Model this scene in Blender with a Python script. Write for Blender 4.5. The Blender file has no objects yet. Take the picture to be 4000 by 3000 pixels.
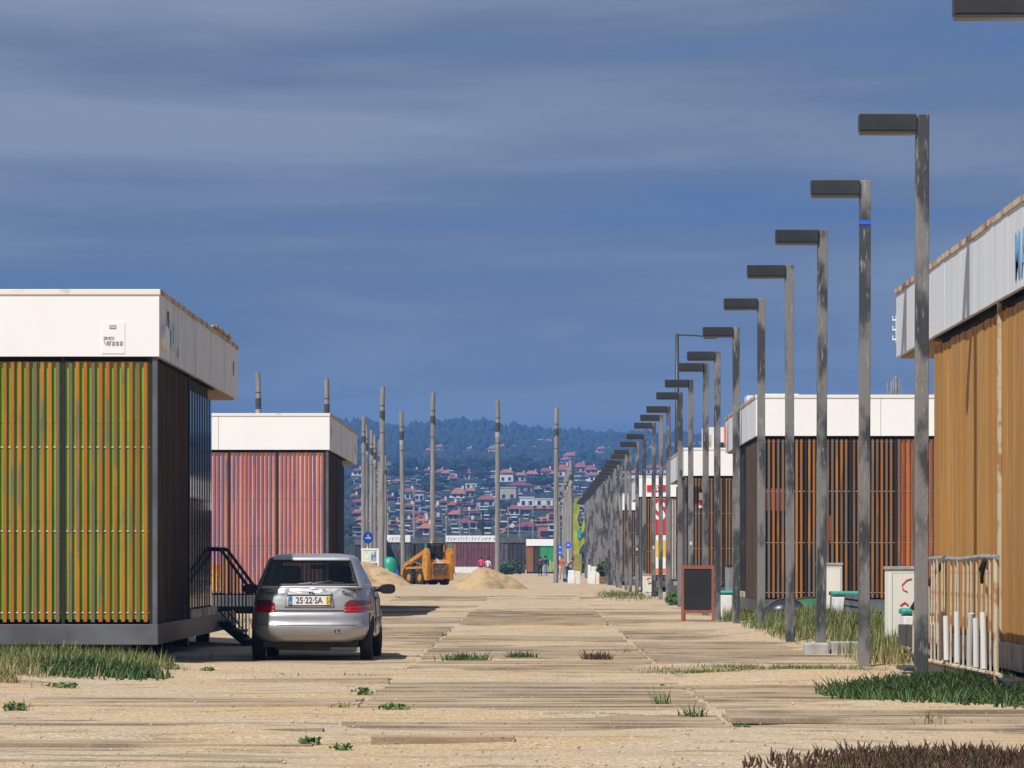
import bpy, bmesh, math, random
import numpy as np
from mathutils import Vector, Matrix

sc = bpy.context.scene
COL = sc.collection
R = math.radians
RNG = random.Random(7)
NR = np.random.default_rng(11)

# ------------------------------------------------------------------ camera
F = 15000.0            # focal length in pixels of the 4000 px wide photograph
VX, VY = 2085.0, 2190.0   # vanishing point of the street
CH = 1.3
cam_d = bpy.data.cameras.new("camera")
cam = bpy.data.objects.new("camera", cam_d); COL.objects.link(cam)
cam.location = (0, 0, CH)
cam.rotation_euler = (R(90), 0, 0)
cam_d.sensor_width = 36.0
cam_d.lens = 36.0 * F / 4000.0
cam_d.shift_x = -(VX - 2000.0) / 4000.0
cam_d.shift_y = (VY - 1500.0) / 4000.0
cam_d.clip_start = 0.5
cam_d.clip_end = 20000.0
sc.camera = cam

# ------------------------------------------------------------------ light
SUN = Vector((2.1, 2.6, -4.6)).normalized()       # direction the light travels
EL = math.asin(-SUN.z)
sun_d = bpy.data.lights.new("sun", 'SUN')
sun_d.energy = 5.0; sun_d.angle = R(0.53); sun_d.color = (1.0, 0.965, 0.91)
sun = bpy.data.objects.new("sun", sun_d); COL.objects.link(sun)
sun.rotation_euler = SUN.to_track_quat('-Z', 'Y').to_euler()
sun.location = (-20, -20, 40)

w = bpy.data.worlds.new("World"); sc.world = w; w.use_nodes = True
nt = w.node_tree; nt.nodes.clear()
def wn(t, **k):
    n = nt.nodes.new(t)
    for a, b in k.items(): setattr(n, a, b)
    return n
sky = wn('ShaderNodeTexSky', sky_type='NISHITA', sun_disc=False)
sky.sun_elevation = EL
sky.sun_rotation = math.atan2(-SUN.x, -SUN.y)
sky.air_density = 1.0; sky.dust_density = 0.4; sky.ozone_density = 2.0
bg1 = wn('ShaderNodeBackground'); bg1.inputs['Strength'].default_value = 0.05
nt.links.new(sky.outputs[0], bg1.inputs['Color'])
tc = wn('ShaderNodeTexCoord')
mp = wn('ShaderNodeMapping'); mp.inputs['Scale'].default_value = (4.0, 4.0, 34.0)
mp.inputs['Location'].default_value = (3.1, 0.4, 1.7)
nt.links.new(tc.outputs['Generated'], mp.inputs['Vector'])
n1 = wn('ShaderNodeTexNoise'); n1.inputs['Scale'].default_value = 1.0
n1.inputs['Detail'].default_value = 9.0; n1.inputs['Roughness'].default_value = 0.54
n1.inputs['Distortion'].default_value = 0.25
nt.links.new(mp.outputs[0], n1.inputs['Vector'])
cr = wn('ShaderNodeValToRGB')
e = cr.color_ramp.elements
e[0].position = 0.32; e[0].color = (0.092, 0.160, 0.330, 1)
e[1].position = 0.64; e[1].color = (0.265, 0.305, 0.375, 1)
m_ = e.new(0.45); m_.color = (0.145, 0.182, 0.272, 1)
nt.links.new(n1.outputs['Fac'], cr.inputs['Fac'])
bg2 = wn('ShaderNodeBackground'); bg2.inputs['Strength'].default_value = 1.0
nt.links.new(cr.outputs[0], bg2.inputs['Color'])
mx = wn('ShaderNodeMixShader'); mx.inputs[0].default_value = 0.90
nt.links.new(bg1.outputs[0], mx.inputs[1]); nt.links.new(bg2.outputs[0], mx.inputs[2])
wo = wn('ShaderNodeOutputWorld'); nt.links.new(mx.outputs[0], wo.inputs['Surface'])

vs = sc.view_settings
vs.view_transform = 'Standard'; vs.look = 'None'; vs.exposure = 0.12; vs.gamma = 1.0
vs.use_curve_mapping = False
sc.render.engine = 'CYCLES'
sc.cycles.max_bounces = 6; sc.cycles.volume_bounces = 0
sc.cycles.transparent_max_bounces = 16

# ------------------------------------------------------------------ helpers
def PX(px, Y): return (px - VX) * Y / F
def PZ(py, Y): return CH - (py - VY) * Y / F
def P(px, py, Y): return Vector((PX(px, Y), Y, PZ(py, Y)))

def tag(o, label=None, cat=None, group=None, kind=None):
    if label: o['label'] = label
    if cat: o['category'] = cat
    if group: o['group'] = group
    if kind: o['kind'] = kind
    return o
def empty(name, loc=(0, 0, 0), rz=0.0, label=None, cat=None, group=None):
    o = bpy.data.objects.new(name, None); COL.objects.link(o)
    o.location = loc; o.rotation_euler = (0, 0, rz); o.empty_display_size = 0.2
    return tag(o, label, cat, group)
def link(name, me, parent=None, loc=None, rot=None):
    o = bpy.data.objects.new(name, me); COL.objects.link(o)
    if parent is not None: o.parent = parent
    if loc is not None: o.location = loc
    if rot is not None: o.rotation_euler = rot
    return o
def copy_tree(o, parent=None):
    c = o.copy(); COL.objects.link(c); c.parent = parent
    for ch in list(o.children): copy_tree(ch, c)
    return c

class MB:
    def __init__(s): s.v = []; s.f = []; s.m = []
    def add(s, vs, fs, mi=0):
        b = len(s.v); s.v += [tuple(p) for p in vs]
        for f in fs: s.f.append(tuple(b + i for i in f)); s.m.append(mi)
        return s
    def box(s, a, b, mi=0, M=None):
        (x0, y0, z0), (x1, y1, z1) = a, b
        if x0 > x1: x0, x1 = x1, x0
        if y0 > y1: y0, y1 = y1, y0
        if z0 > z1: z0, z1 = z1, z0
        vs = [(x0,y0,z0),(x1,y0,z0),(x1,y1,z0),(x0,y1,z0),(x0,y0,z1),(x1,y0,z1),(x1,y1,z1),(x0,y1,z1)]
        if M is not None: vs = [M @ Vector(p) for p in vs]
        return s.add(vs, [(0,3,2,1),(4,5,6,7),(0,1,5,4),(1,2,6,5),(2,3,7,6),(3,0,4,7)], mi)
    def prism(s, poly, axis, a, b, mi=0):
        # poly: 2D points; axis 'x' -> (y,z), 'y' -> (x,z), 'z' -> (x,y)
        def mk(p, t):
            return {'x': (t, p[0], p[1]), 'y': (p[0], t, p[1]), 'z': (p[0], p[1], t)}[axis]
        n = len(poly)
        vs = [mk(p, a) for p in poly] + [mk(p, b) for p in poly]
        fs = [tuple(range(n)), tuple(range(2*n-1, n-1, -1))]
        fs += [(i, n+i, n+(i+1) % n, (i+1) % n) for i in range(n)]
        return s.add(vs, fs, mi)
    def tube(s, pts, rad, n=8, mi=0, cap=True):
        pts = [Vector(p) for p in pts]
        if not isinstance(rad, (list, tuple)): rad = [rad] * len(pts)
        rings = []
        for i, p in enumerate(pts):
            d = (pts[min(i+1, len(pts)-1)] - pts[max(i-1, 0)]).normalized()
            up = Vector((0, 0, 1)) if abs(d.z) < 0.9 else Vector((0, 1, 0))
            a = d.cross(up).normalized(); b = d.cross(a)
            rings.append([p + (a*math.cos(2*math.pi*k/n) + b*math.sin(2*math.pi*k/n))*rad[i] for k in range(n)])
        vs = [q for r in rings for q in r]; fs = []
        for i in range(len(rings)-1):
            for k in range(n):
                fs.append((i*n+k, i*n+(k+1) % n, (i+1)*n+(k+1) % n, (i+1)*n+k))
        if cap:
            fs.append(tuple(range(n-1, -1, -1))); fs.append(tuple(range((len(rings)-1)*n, len(rings)*n)))
        return s.add(vs, fs, mi)
    def loft(s, rings, mi=0, cap=True, closed=True):
        n = len(rings[0]); vs = [q for r in rings for q in r]; fs = []
        for i in range(len(rings)-1):
            for k in range(n if closed else n-1):
                fs.append((i*n+k, i*n+(k+1) % n, (i+1)*n+(k+1) % n, (i+1)*n+k))
        if cap and closed:
            fs.append(tuple(range(n-1, -1, -1))); fs.append(tuple(range((len(rings)-1)*n, len(rings)*n)))
        return s.add(vs, fs, mi)
    def mesh(s, name, mats, smooth=False, recalc=True):
        me = bpy.data.meshes.new(name); me.from_pydata(s.v, [], s.f)
        if not isinstance(mats, (list, tuple)): mats = [mats]
        for m in mats: me.materials.append(m)
        me.polygons.foreach_set('material_index', s.m)
        if recalc:
            bm = bmesh.new(); bm.from_mesh(me); bmesh.ops.recalc_face_normals(bm, faces=bm.faces); bm.to_mesh(me); bm.free()
        if smooth: me.polygons.foreach_set('use_smooth', [True]*len(me.polygons))
        me.update(); return me
    def build(s, name, mats, parent=None, loc=None, rot=None, smooth=False, bevel=0.0):
        o = link(name, s.mesh(name, mats, smooth), parent, loc, rot)
        if bevel:
            m = o.modifiers.new('bevel', 'BEVEL'); m.width = bevel; m.segments = 2; m.limit_method = 'ANGLE'
        return o
def box(name, a, b, mat, parent=None, bevel=0.0, loc=None):
    return MB().box(a, b).build(name, mat, parent, loc, None, False, bevel)
def np_mesh(name, V, Fq, mat, smooth=False):
    """V (n,3) array, Fq (m,k) array of equal-sized faces"""
    me = bpy.data.meshes.new(name); k = Fq.shape[1]; m = len(Fq)
    me.vertices.add(len(V)); me.vertices.foreach_set('co', np.ascontiguousarray(V, dtype=np.float32).ravel())
    me.loops.add(m*k); me.loops.foreach_set('vertex_index', np.ascontiguousarray(Fq, dtype=np.int32).ravel())
    me.polygons.add(m); me.polygons.foreach_set('loop_start', np.arange(0, m*k, k, dtype=np.int32))
    me.polygons.foreach_set('loop_total', np.full(m, k, dtype=np.int32))
    if smooth: me.polygons.foreach_set('use_smooth', np.ones(m, dtype=bool))
    for mm in (mat if isinstance(mat, (list, tuple)) else [mat]): me.materials.append(mm)
    me.update(calc_edges=True); me.validate(); return me
def apply_mods(o):
    dg = bpy.context.evaluated_depsgraph_get(); dg.update()
    me = bpy.data.meshes.new_from_object(o.evaluated_get(dg), depsgraph=dg)
    o.modifiers.clear(); o.data = me; return o

# value noise
_T = NR.random((256, 256))
def vnoise(x, y):
    x = np.asarray(x, dtype=float); y = np.asarray(y, dtype=float)
    xi = np.floor(x).astype(int); yi = np.floor(y).astype(int); fx = x-xi; fy = y-yi
    fx = fx*fx*(3-2*fx); fy = fy*fy*(3-2*fy)
    a = _T[xi % 256, yi % 256]; b = _T[(xi+1) % 256, yi % 256]; c = _T[xi % 256, (yi+1) % 256]; d = _T[(xi+1) % 256, (yi+1) % 256]
    return (a*(1-fx)+b*fx)*(1-fy)+(c*(1-fx)+d*fx)*fy - 0.5
def fbm(x, y, o=3):
    s = 0; a = 1.0
    for i in range(o): s = s + a*vnoise(x*2**i+17*i, y*2**i+5*i); a *= 0.5
    return s

# ------------------------------------------------------------------ materials
def material(name, c1, c2=None, scale=5.0, stretch=(1, 1, 1), rough=0.8, metal=0.0, lo=0.35, hi=0.65, detail=4.0,
             c3=None, s3=40.0, t3=(0.6, 0.7), st3=(1, 1, 1), bump=0.0, bscale=None, rnd=None, rnd_mix=0.5, gen=False,
             spec=0.5, coat=0.0, rndshift=False):
    m = bpy.data.materials.new(name); m.use_nodes = True
    t = m.node_tree; N = t.nodes; L = t.links
    b = N['Principled BSDF']
    b.inputs['Roughness'].default_value = rough; b.inputs['Metallic'].default_value = metal
    b.inputs['Specular IOR Level'].default_value = spec
    if coat: b.inputs['Coat Weight'].default_value = coat; b.inputs['Coat Roughness'].default_value = 0.08
    tcn = N.new('ShaderNodeTexCoord'); oi = N.new('ShaderNodeObjectInfo')
    vec = tcn.outputs['Object']
    ad = N.new('ShaderNodeVectorMath'); ad.operation = 'ADD'
    sc_ = N.new('ShaderNodeVectorMath'); sc_.operation = 'SCALE'
    comb = N.new('ShaderNodeCombineXYZ')
    for i in range(3): L.new(oi.outputs['Random'], comb.inputs[i])
    L.new(comb.outputs[0], sc_.inputs[0]); sc_.inputs['Scale'].default_value = 37.0 if (rnd or rndshift) else 0.0
    L.new(vec, ad.inputs[0]); L.new(sc_.outputs[0], ad.inputs[1]); vec = ad.outputs[0]
    def noise(scl, st, det):
        mpn = N.new('ShaderNodeMapping'); mpn.inputs['Scale'].default_value = st
        L.new(vec, mpn.inputs['Vector'])
        nn = N.new('ShaderNodeTexNoise'); nn.inputs['Scale'].default_value = scl; nn.inputs['Detail'].default_value = det
        L.new(mpn.outputs[0], nn.inputs['Vector']); return nn.outputs['Fac']
    def ramp(src, p0, p1):
        r = N.new('ShaderNodeMapRange'); r.interpolation_type = 'SMOOTHSTEP'
        r.inputs['From Min'].default_value = p0; r.inputs['From Max'].default_value = p1
        L.new(src, r.inputs['Value']); return r.outputs[0]
    def mix(f, a, bb):
        x = N.new('ShaderNodeMix'); x.data_type = 'RGBA'
        if isinstance(f, float): x.inputs[0].default_value = f
        else: L.new(f, x.inputs[0])
        for idx, val in ((6, a), (7, bb)):
            if isinstance(val, tuple): x.inputs[idx].default_value = (*val, 1)
            else: L.new(val, x.inputs[idx])
        return x.outputs[2]
    col = c1
    if rnd:
        r = N.new('ShaderNodeValToRGB'); el = r.color_ramp.elements
        r.color_ramp.interpolation = 'CONSTANT'
        for i, c in enumerate(rnd):
            if i < 2: q = el[i]
            else: q = el.new(i/len(rnd))
            q.position = i/len(rnd); q.color = (*c, 1)
        # keep order
        L.new(oi.outputs['Random'], r.inputs[0]); col = mix(rnd_mix, c1, r.outputs[0])
    nf = None
    if c2 is not None:
        nf = noise(scale, stretch, detail); col = mix(ramp(nf, lo, hi), col, c2)
    if c3 is not None:
        col = mix(ramp(noise(s3, st3, 3.0), *t3), col, c3)
    if isinstance(col, tuple): b.inputs['Base Color'].default_value = (*col, 1)
    else: L.new(col, b.inputs['Base Color'])
    if bump:
        bp = N.new('ShaderNodeBump'); bp.inputs['Strength'].default_value = bump; bp.inputs['Distance'].default_value = 0.02
        L.new(noise(bscale or scale*3, stretch, 4.0), bp.inputs['Height']); L.new(bp.outputs[0], b.inputs['Normal'])
    return m

M = {}
def glass_mat(name, tint, gloss=0.08, rough=0.02):
    m = bpy.data.materials.new(name); m.use_nodes = True; t = m.node_tree; t.nodes.clear()
    o = t.nodes.new('ShaderNodeOutputMaterial'); tr = t.nodes.new('ShaderNodeBsdfTransparent'); gl = t.nodes.new('ShaderNodeBsdfGlossy')
    tr.inputs[0].default_value = (*tint, 1); gl.inputs['Roughness'].default_value = rough
    mixn = t.nodes.new('ShaderNodeMixShader'); lw = t.nodes.new('ShaderNodeLayerWeight'); fr = t.nodes.new('ShaderNodeMapRange')
    fr.interpolation_type = 'SMOOTHERSTEP'; fr.inputs[1].default_value = 0.45; fr.inputs[2].default_value = 1.0; fr.inputs[3].default_value = 0.05; fr.inputs[4].default_value = 0.9
    t.links.new(lw.outputs['Facing'], fr.inputs[0]); t.links.new(fr.outputs[0], mixn.inputs[0]); t.links.new(tr.outputs[0], mixn.inputs[1]); t.links.new(gl.outputs[0], mixn.inputs[2])
    t.links.new(mixn.outputs[0], o.inputs[0]); return m

ORANGE = (0.50, 0.19, 0.02); BROWN = (0.24, 0.105, 0.025); GREY = (0.14, 0.115, 0.095); DKB = (0.12, 0.065, 0.03)
M['slat'] = material('weathered_slat_wood', BROWN, (0.14, 0.115, 0.095), 1.5, (3, 3, 0.55), 0.75, lo=0.50, hi=0.68,
                     c3=(0.40, 0.15, 0.02), s3=2.2, t3=(0.52, 0.66), st3=(3, 3, 0.4), bump=0.25, bscale=25,
                     rnd=[GREY, ORANGE, BROWN, (0.36, 0.13, 0.015), (0.15, 0.12, 0.095), ORANGE, (0.28, 0.12, 0.03), (0.44, 0.12, 0.015)], rnd_mix=0.8)
M['slat_far'] = material('weathered_slat_wood_brown', BROWN, (0.15, 0.115, 0.09), 1.5, (3, 3, 0.5), 0.8, lo=0.45, hi=0.65,
                     c3=(0.36, 0.14, 0.02), s3=2.0, t3=(0.55, 0.68), st3=(3, 3, 0.4),
                     rnd=[GREY, ORANGE, BROWN, (0.30, 0.12, 0.02), DKB, (0.15, 0.11, 0.085), (0.38, 0.12, 0.02)], rnd_mix=0.7)
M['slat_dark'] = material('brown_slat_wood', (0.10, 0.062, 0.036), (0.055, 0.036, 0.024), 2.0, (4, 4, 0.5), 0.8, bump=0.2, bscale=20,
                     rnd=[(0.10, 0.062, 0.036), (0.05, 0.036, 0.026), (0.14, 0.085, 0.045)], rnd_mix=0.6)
M['board'] = material('oiled_cladding_board', (0.44, 0.215, 0.035), (0.34, 0.175, 0.045), 2.5, (4, 4, 0.35), 0.75, bump=0.2, bscale=20,
                     c3=(0.42, 0.31, 0.17), s3=3, t3=(0.6, 0.75), st3=(3, 3, 0.3),
                     rnd=[(0.50, 0.24, 0.03), (0.30, 0.15, 0.035), (0.42, 0.26, 0.09), (0.46, 0.19, 0.025)], rnd_mix=0.65)
M['green_panel'] = material('lime_panel', (0.245, 0.46, 0.016), (0.18, 0.36, 0.014), 2.0, (1, 1, 0.4), 0.5)
M['pink_panel'] = material('pink_panel', (0.88, 0.50, 0.80), (0.78, 0.36, 0.68), 2.0, (1, 1, 0.4), 0.5)
M['black_panel'] = material('dark_window_panel', (0.012, 0.011, 0.010), (0.02, 0.018, 0.015), 1.5, rough=0.25)
M['olive_panel'] = material('dark_olive_panel', (0.035, 0.038, 0.015), (0.02, 0.02, 0.01), 1.5, rough=0.5)
M['red_panel'] = material('orange_red_panel', (0.62, 0.13, 0.045), (0.5, 0.10, 0.04), 2.0, rough=0.5)
M['purple_panel'] = material('maroon_panel', (0.20, 0.07, 0.075), (0.13, 0.05, 0.06), 1.5, rough=0.7)
M['white'] = material('white_fascia_paint', (0.88, 0.88, 0.87), (0.84, 0.835, 0.815), 1.2, (1, 1, 0.5), 0.55, lo=0.45, hi=0.8)
M['white_dirty'] = material('grimy_white_fascia', (0.72, 0.71, 0.69), (0.54, 0.52, 0.49), 3.0, (3.2, 3.2, 0.22), 0.6, lo=0.40, hi=0.72,
                     c3=(0.38, 0.31, 0.22), s3=3.0, t3=(0.64, 0.80), st3=(2, 2, 0.45), rndshift=True)
M['white_blue'] = material('galvanised_pale_fascia', (0.66, 0.69, 0.72), (0.56, 0.60, 0.64), 2.0, (3, 3, 0.25), 0.5, lo=0.4, hi=0.7,
                     c3=(0.60, 0.56, 0.46), s3=2.5, t3=(0.62, 0.8), st3=(2, 2, 0.4), rndshift=True)
M['coping'] = material('rust_stained_coping', (0.50, 0.42, 0.32), (0.30, 0.15, 0.06), 3.0, rough=0.7, lo=0.45, hi=0.62)
M['coping_white'] = material('white_coping', (0.8, 0.78, 0.73), (0.62, 0.52, 0.36), 2.2, rough=0.6, lo=0.58, hi=0.72)
M['soffit'] = material('soffit_plank', (0.42, 0.27, 0.12), (0.32, 0.2, 0.09), 3, (0.5, 3, 3), 0.7)
M['steel_dark'] = material('dark_steel', (0.028, 0.03, 0.034), (0.05, 0.05, 0.055), 3.0, rough=0.45, c3=(0.12, 0.06, 0.03), s3=6, t3=(0.64, 0.75))
M['beam'] = material('blue_grey_beam', (0.125, 0.135, 0.155), (0.075, 0.08, 0.09), 1.6, rough=0.5, c3=(0.14, 0.07, 0.03), s3=5, t3=(0.66, 0.76))
M['grey_metal'] = material('grey_corner_metal', (0.28, 0.31, 0.33), (0.2, 0.22, 0.24), 3.0, rough=0.5)
M['rod'] = material('galvanised_rod', (0.42, 0.40, 0.34), rough=0.4, metal=0.4)
M['blackish'] = material('matt_black', (0.013, 0.013, 0.014), rough=0.6)
M['interior'] = material('dark_interior', (0.03, 0.027, 0.024), rough=0.9)
M['glass'] = glass_mat('window_glass', (0.25, 0.27, 0.28))
M['car_glass'] = glass_mat('car_glass', (0.30, 0.35, 0.33))
M['lamp'] = material('slate_lamp_paint', (0.024, 0.029, 0.033), (0.034, 0.039, 0.043), 4.0, rough=0.45)
M['post'] = material('worn_slate_post', (0.190, 0.185, 0.182), (0.040, 0.044, 0.050), 1.15, (2.2, 2.2, 1.0), 0.7, lo=0.44, hi=0.57, detail=9,
                     c3=(0.30, 0.285, 0.265), s3=9.0, t3=(0.54, 0.80), st3=(3, 3, 0.6), bump=0.3, bscale=22, rndshift=True)
M['pole'] = material('grey_timber_pole', (0.275, 0.262, 0.245), (0.20, 0.19, 0.18), 2.0, (3, 3, 0.35), 0.85, bump=0.3, bscale=10, rndshift=True)
M['pole_band'] = material('dark_pole_band', (0.035, 0.04, 0.045), (0.07, 0.07, 0.07), 8, rough=0.6)
M['pole_pale'] = material('pale_pole_ring', (0.45, 0.44, 0.42), (0.3, 0.29, 0.28), 6, rough=0.7)
M['blue_strap'] = material('blue_strap', (0.02, 0.12, 0.75), rough=0.5)
M['rust'] = material('rusty_iron', (0.36, 0.22, 0.10), (0.24, 0.12, 0.05), 6.0, rough=0.8, c3=(0.5, 0.44, 0.33), s3=7, t3=(0.5, 0.65))
M['rail'] = material('flaking_cream_rail', (0.50, 0.44, 0.33), (0.34, 0.18, 0.08), 5.0, rough=0.75, lo=0.5, hi=0.62)
M['pipe'] = material('white_pipe', (0.55, 0.545, 0.53), (0.5, 0.42, 0.32), 3.0, rough=0.6, lo=0.6, hi=0.75)
M['cabinet'] = material('cream_cabinet', (0.76, 0.75, 0.66), (0.62, 0.6, 0.5), 2.5, (1, 1, 0.4), 0.7, lo=0.5, hi=0.75)
M['concrete'] = material('pale_concrete', (0.42, 0.41, 0.38), (0.30, 0.29, 0.27), 4.0, rough=0.9, bump=0.3)
M['teal'] = material('teal_plastic', (0.04, 0.36, 0.30), (0.03, 0.30, 0.26), 3, rough=0.45)
M['white_plastic'] = material('white_plastic', (0.8, 0.8, 0.78), (0.7, 0.7, 0.67), 3, rough=0.5)
M['sign_blue'] = material('sign_blue', (0.01, 0.10, 0.70), rough=0.4)
M['sign_white'] = material('sign_white', (0.82, 0.82, 0.80), rough=0.5)
M['ink'] = material('dark_ink', (0.03, 0.03, 0.035), rough=0.6)
M['ink_grey'] = material('grey_ink', (0.22, 0.23, 0.25), rough=0.6)
M['ink_red'] = material('red_paint', (0.60, 0.02, 0.03), rough=0.5)
M['ink_blue'] = material('sky_blue_paint', (0.10, 0.34, 0.66), (0.2, 0.42, 0.68), 8, rough=0.5)
M['ink_yellow'] = material('yellow_print', (0.75, 0.50, 0.03), rough=0.5)
M['frame_brown'] = material('red_brown_frame', (0.30, 0.105, 0.06), (0.24, 0.08, 0.045), 5, (3, 3, 0.5), 0.6)
M['slate'] = material('chalkboard_black', (0.010, 0.010, 0.011), (0.016, 0.016, 0.018), 2.0, rough=0.55)
M['pot_wood'] = material('crate_wood', (0.30, 0.17, 0.08), (0.2, 0.11, 0.05), 4, (0.6, 3, 3), 0.85)
M['sand'] = None
# ================================================================== SETTING
RPX = [1200, 1350, 1480, 1560, 1650, 1700, 1780, 1900, 1960, 2050, 2200, 2350, 2450, 2850, 3200]
RPY = [1660, 1663, 1665, 1682, 1675, 1670, 1660, 1664, 1678, 1690, 1700, 1710, 1714, 1712, 1716]
BUMPS = [(5.3, 68, 1.5, 15, 0.20), (-5.3, 42, 1.3, 4, 0.10), (4.2, 36.5, 1.2, 2.2, 0.10), (2.9, 42, 1.3, 2.5, 0.05),
         (3.2, 122, 1.2, 16, 0.10), (-3, 186, 9, 10, 0.06), (-7.2, 66, 2.0, 9, 0.05), (4.3, 80, 1.0, 6, -0.06), (2.0, 24, 2.5, 2.0, 0.03), (-0.5, 27.3, 6, 1.3, 0.035), (-2.5, 35.5, 3.5, 1.6, 0.03), (0.5, 31.5, 5, 0.9, 0.02),
         (0.0, 104, 3.5, 14, 0.05), (-1.5, 150, 5, 16, 0.08)]
def gz(X, Y):
    X = np.asarray(X, float); Y = np.asarray(Y, float)
    near = np.clip((300-Y)/120, 0, 1)
    z = near*(0.029 + 0.060*fbm(X/3.4+3, Y/2.2, 2) + 0.030*fbm(X/1.1, Y/0.7, 2) + 0.006*fbm(X/0.2, Y/0.25, 1))
    z = z + 0.05*np.clip((np.abs(X)-4.3)/1.5, 0, 1)*near
    for bx, by, rx, ry, h in BUMPS:
        z = z + h*np.exp(-(((X-bx)/rx)**2+((Y-by)/ry)**2))
    px = VX + X*F/3000.0
    rp = np.interp(px, RPX, RPY)
    py = np.where(Y < 2100, np.interp(Y, [600, 900, 1600, 2100], [2222.5, 2090, 1850, 1822]),
                  1822+(rp-1822)*np.clip((Y-2100)/900, 0, 1))
    zf = CH-(py-VY)*np.minimum(Y, 3000)/F - np.clip(Y-3000, 0, 1e9)*0.06
    zf = zf + 1.5*fbm(X/60, Y/60, 2)*np.clip((Y-700)/300, 0, 1)
    return np.where(Y > 600, zf, z*np.clip((600-Y)/200, 0, 1))
def g1(x, y): return float(gz(np.array([x]), np.array([y]))[0])

def ground_material():
    m = bpy.data.materials.new('beach_sand_ground'); m.use_nodes = True; t = m.node_tree; N = t.nodes; L = t.links
    b = N['Principled BSDF']; b.inputs['Roughness'].default_value = 0.95; b.inputs['Specular IOR Level'].default_value = 0.15
    geo = N.new('ShaderNodeNewGeometry')
    def noise(scl, det=4, st=(1, 1, 1), rough=0.55):
        mp = N.new('ShaderNodeMapping'); mp.inputs['Scale'].default_value = st; L.new(geo.outputs['Position'], mp.inputs[0])
        n = N.new('ShaderNodeTexNoise'); n.inputs['Scale'].default_value = scl; n.inputs['Detail'].default_value = det
        n.inputs['Roughness'].default_value = rough; L.new(mp.outputs[0], n.inputs[0]); return n.outputs['Fac']
    def rng(src, a, c):
        r = N.new('ShaderNodeMapRange'); r.interpolation_type = 'SMOOTHSTEP'; r.inputs[1].default_value = a; r.inputs[2].default_value = c
        L.new(src, r.inputs[0]); return r.outputs[0]
    def mix(f, a, c):
        x = N.new('ShaderNodeMix'); x.data_type = 'RGBA'; L.new(f, x.inputs[0])
        for i, v in ((6, a), (7, c)):
            if isinstance(v, tuple): x.inputs[i].default_value = (*v, 1)
            else: L.new(v, x.inputs[i])
        return x.outputs[2]
    col = mix(rng(noise(0.55, 5, (0.7, 1, 1)), 0.38, 0.62), (0.47, 0.335, 0.185), (0.45, 0.36, 0.255))
    col = mix(rng(noise(2.2, 4, (0.6, 1.4, 1)), 0.52, 0.70), col, (0.28, 0.20, 0.115))
    col = mix(rng(noise(26, 3), 0.54, 0.66), col, (0.62, 0.53, 0.42))
    col = mix(rng(noise(31, 3), 0.57, 0.68), col, (0.20, 0.14, 0.085))
    vo = N.new('ShaderNodeTexVoronoi'); vo.inputs['Scale'].default_value = 7.0; L.new(geo.outputs['Position'], vo.inputs[0])
    iv = N.new('ShaderNodeMath'); iv.operation = 'LESS_THAN'; iv.inputs[1].default_value = 0.11; L.new(vo.outputs['Distance'], iv.inputs[0])
    sx = N.new('ShaderNodeSeparateColor'); L.new(vo.outputs['Color'], sx.inputs[0])
    gt = N.new('ShaderNodeMath'); gt.operation = 'GREATER_THAN'; gt.inputs[1].default_value = 0.6; L.new(sx.outputs[0], gt.inputs[0])
    mu = N.new('ShaderNodeMath'); mu.operation = 'MULTIPLY'; L.new(iv.outputs[0], mu.inputs[0]); L.new(gt.outputs[0], mu.inputs[1])
    cr = N.new('ShaderNodeValToRGB'); cr.color_ramp.interpolation = 'CONSTANT'; el = cr.color_ramp.elements
    el[0].color = (0.75, 0.70, 0.60, 1); el[1].position = 0.5; el[1].color = (0.30, 0.22, 0.15, 1)
    q = el.new(0.85); q.color = (0.5, 0.16, 0.07, 1); L.new(sx.outputs[1], cr.inputs[0])
    col = mix(mu.outputs[0], col, cr.outputs[0])
    # mossy dirt streaks
    col = mix(rng(noise(0.8, 5, (0.35, 1.6, 1)), 0.60, 0.74), col, (0.27, 0.215, 0.10))
    # scrubland further inland
    sp = N.new('ShaderNodeSeparateXYZ'); L.new(geo.outputs['Position'], sp.inputs[0])
    wob = N.new('ShaderNodeMath'); wob.operation = 'MULTIPLY_ADD'; wob.inputs[1].default_value = 120.0; L.new(noise(0.02, 3), wob.inputs[0]); L.new(sp.outputs[1], wob.inputs[2])
    scrub = mix(rng(noise(0.03, 5), 0.4, 0.62), (0.030, 0.042, 0.022), (0.075, 0.075, 0.045))
    col = mix(rng(wob.outputs[0], 560, 640), col, scrub)
    L.new(col, b.inputs['Base Color'])
    bp = N.new('ShaderNodeBump'); bp.inputs['Strength'].default_value = 0.55; bp.inputs['Distance'].default_value = 0.03
    ad = N.new('ShaderNodeMath'); ad.operation = 'ADD'; L.new(noise(9, 5), ad.inputs[0]); L.new(noise(40, 3), ad.inputs[1])
    L.new(ad.outputs[0], bp.inputs['Height']); L.new(bp.outputs[0], b.inputs['Normal'])
    return m
M['sand'] = ground_material()

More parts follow.
